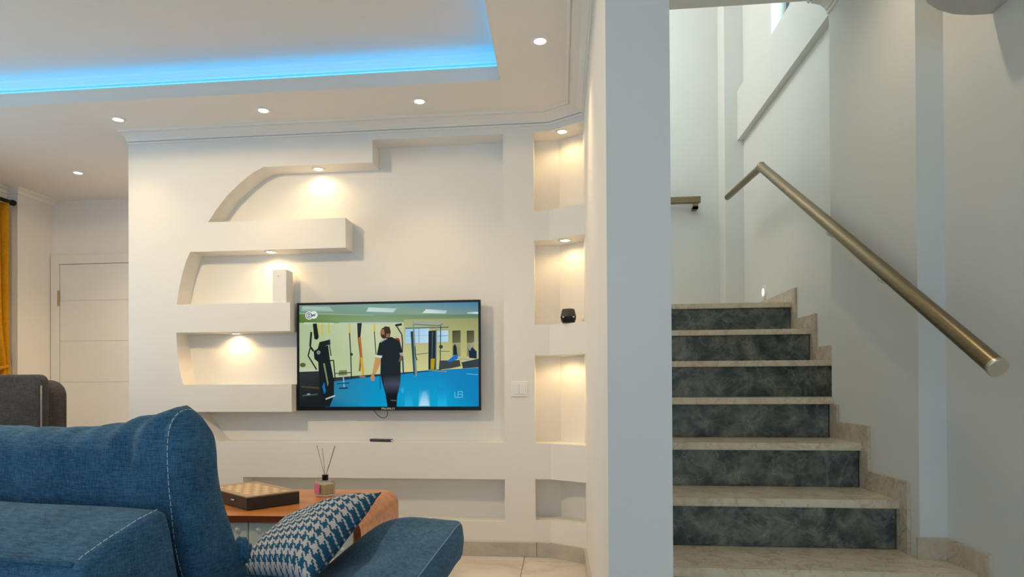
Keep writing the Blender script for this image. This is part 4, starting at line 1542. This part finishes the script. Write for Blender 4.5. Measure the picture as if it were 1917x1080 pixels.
me = mesh('pillow', [sm4 @ v for v in vs], fs)
ul = me.uv_layers.new(name='UVMap')
for lp in me.loops:
    ul.data[lp.index].uv = uvs[lp.vertex_index]
bm = bmesh.new()
bm.from_mesh(me)
bmesh.ops.remove_doubles(bm, verts=bm.verts[:], dist=1e-5)
bmesh.ops.recalc_face_normals(bm, faces=bm.faces[:])
bm.to_mesh(me)
bm.free()
obj('cover', me, M['hound'], pil, world=True, smooth=180)
rim = []
for a, b in ((A_, B_), (B_, C_), (C_, E_), (E_, A_)):
    for i in range(12):
        c = a.lerp(b, i / 12)
        s_ = 2 * i / 12 - 1
        ctr = (A_ + B_ + C_ + E_) / 4
        rim.append(sm4 @ (c + (ctr - c) * 0.0495 * (1 - s_ * s_)))
obj('seam', tube(rim, 0.0022, 6, closed=True), M['denim_dark'], pil, world=True, smooth=180)

# ------------------------------------------------------------------ grey armchair by the window
YG = 2.72
gx = on_y(YG, 76, 740).x
gz = on_y(YG, 40, 701).z
ch = thing('armchair', 'charcoal grey upholstered armchair seen from behind near the curtain', 'armchair', (gx - 0.36, YG + 0.35, 0))


def rounded_slab(x0, x1, z0, z1, r, y0, y1, bev, lean=0.0, rl=None):
    """upright slab with rounded top corners"""
    pts = [(x0, z0), (x1, z0)]
    for i in range(9):
        a = math.pi / 2 * i / 8
        pts.append((x1 - r + r * math.cos(a), z1 - r + r * math.sin(a)))
    rl = r if rl is None else rl
    for i in range(9):
        a = math.pi / 2 * i / 8
        pts.append((x0 + rl - rl * math.sin(a), z1 - rl + rl * math.cos(a)))
    me = extrude_poly([pts], y0, y1, lambda a, b, d: (a, d, b))
    bm = bmesh.new()
    bm.from_mesh(me)
    es = [e for e in bm.edges if abs(e.verts[0].co.y - e.verts[1].co.y) < 1e-6]
    bmesh.ops.bevel(bm, geom=es, offset=bev, segments=4, profile=0.5, affect='EDGES')
    for v in bm.verts:
        v.co.y += lean * (v.co.z - z0)
    bm.to_mesh(me)
    bm.free()
    return me


bk = obj('backrest', rounded_slab(gx - 0.80, gx, 0.22, gz, 0.035, YG, YG + 0.055, 0.014), M['grey_fabric'], ch, world=True, smooth=50)
obj('piping', tube([(gx - 0.001, YG + 0.005, z) for z in [0.24 + (gz - 0.29) * i / 10 for i in range(11)]], 0.0035, 8), M['grey_thread'], bk, world=True, smooth=180)
wz = on_y(YG + 0.06, 92, 711).z
wx = on_y(YG + 0.20, 129, 795).x
wg = obj('back_cushion', rounded_slab(gx - 0.84, wx, 0.30, wz, 0.075, YG + 0.056, YG + 0.20, 0.022), M['grey_fabric'], ch, world=True, smooth=50)
obj('seam', dashes([(wx - 0.085, YG + 0.072, wz - 0.012), (wx - 0.045, YG + 0.16, wz - 0.006)], 0.012, 0.004, 0.0014), M['grey_thread'], wg, world=True)
for sgn, xa in ((1, gx - 0.02), (-1, gx - 0.90)):
    obj('armrest', box((xa, YG + 0.06, 0.20), (xa + 0.12, YG + 0.68, 0.60), 0.03, 4), M['grey_fabric'], ch, world=True, smooth=50)
obj('seat', box((gx - 0.76, YG + 0.13, 0.22), (gx - 0.02, YG + 0.66, 0.43), 0.04, 4), M['grey_fabric'], ch, world=True, smooth=60)
for a in (gx - 0.80, gx + 0.03):
    for b in (YG + 0.10, YG + 0.56):
        obj('leg', tube([(a, b, 0), (a, b, 0.22)], [0.015, 0.023], 12), M['leg_wood'], ch, world=True, smooth=50)
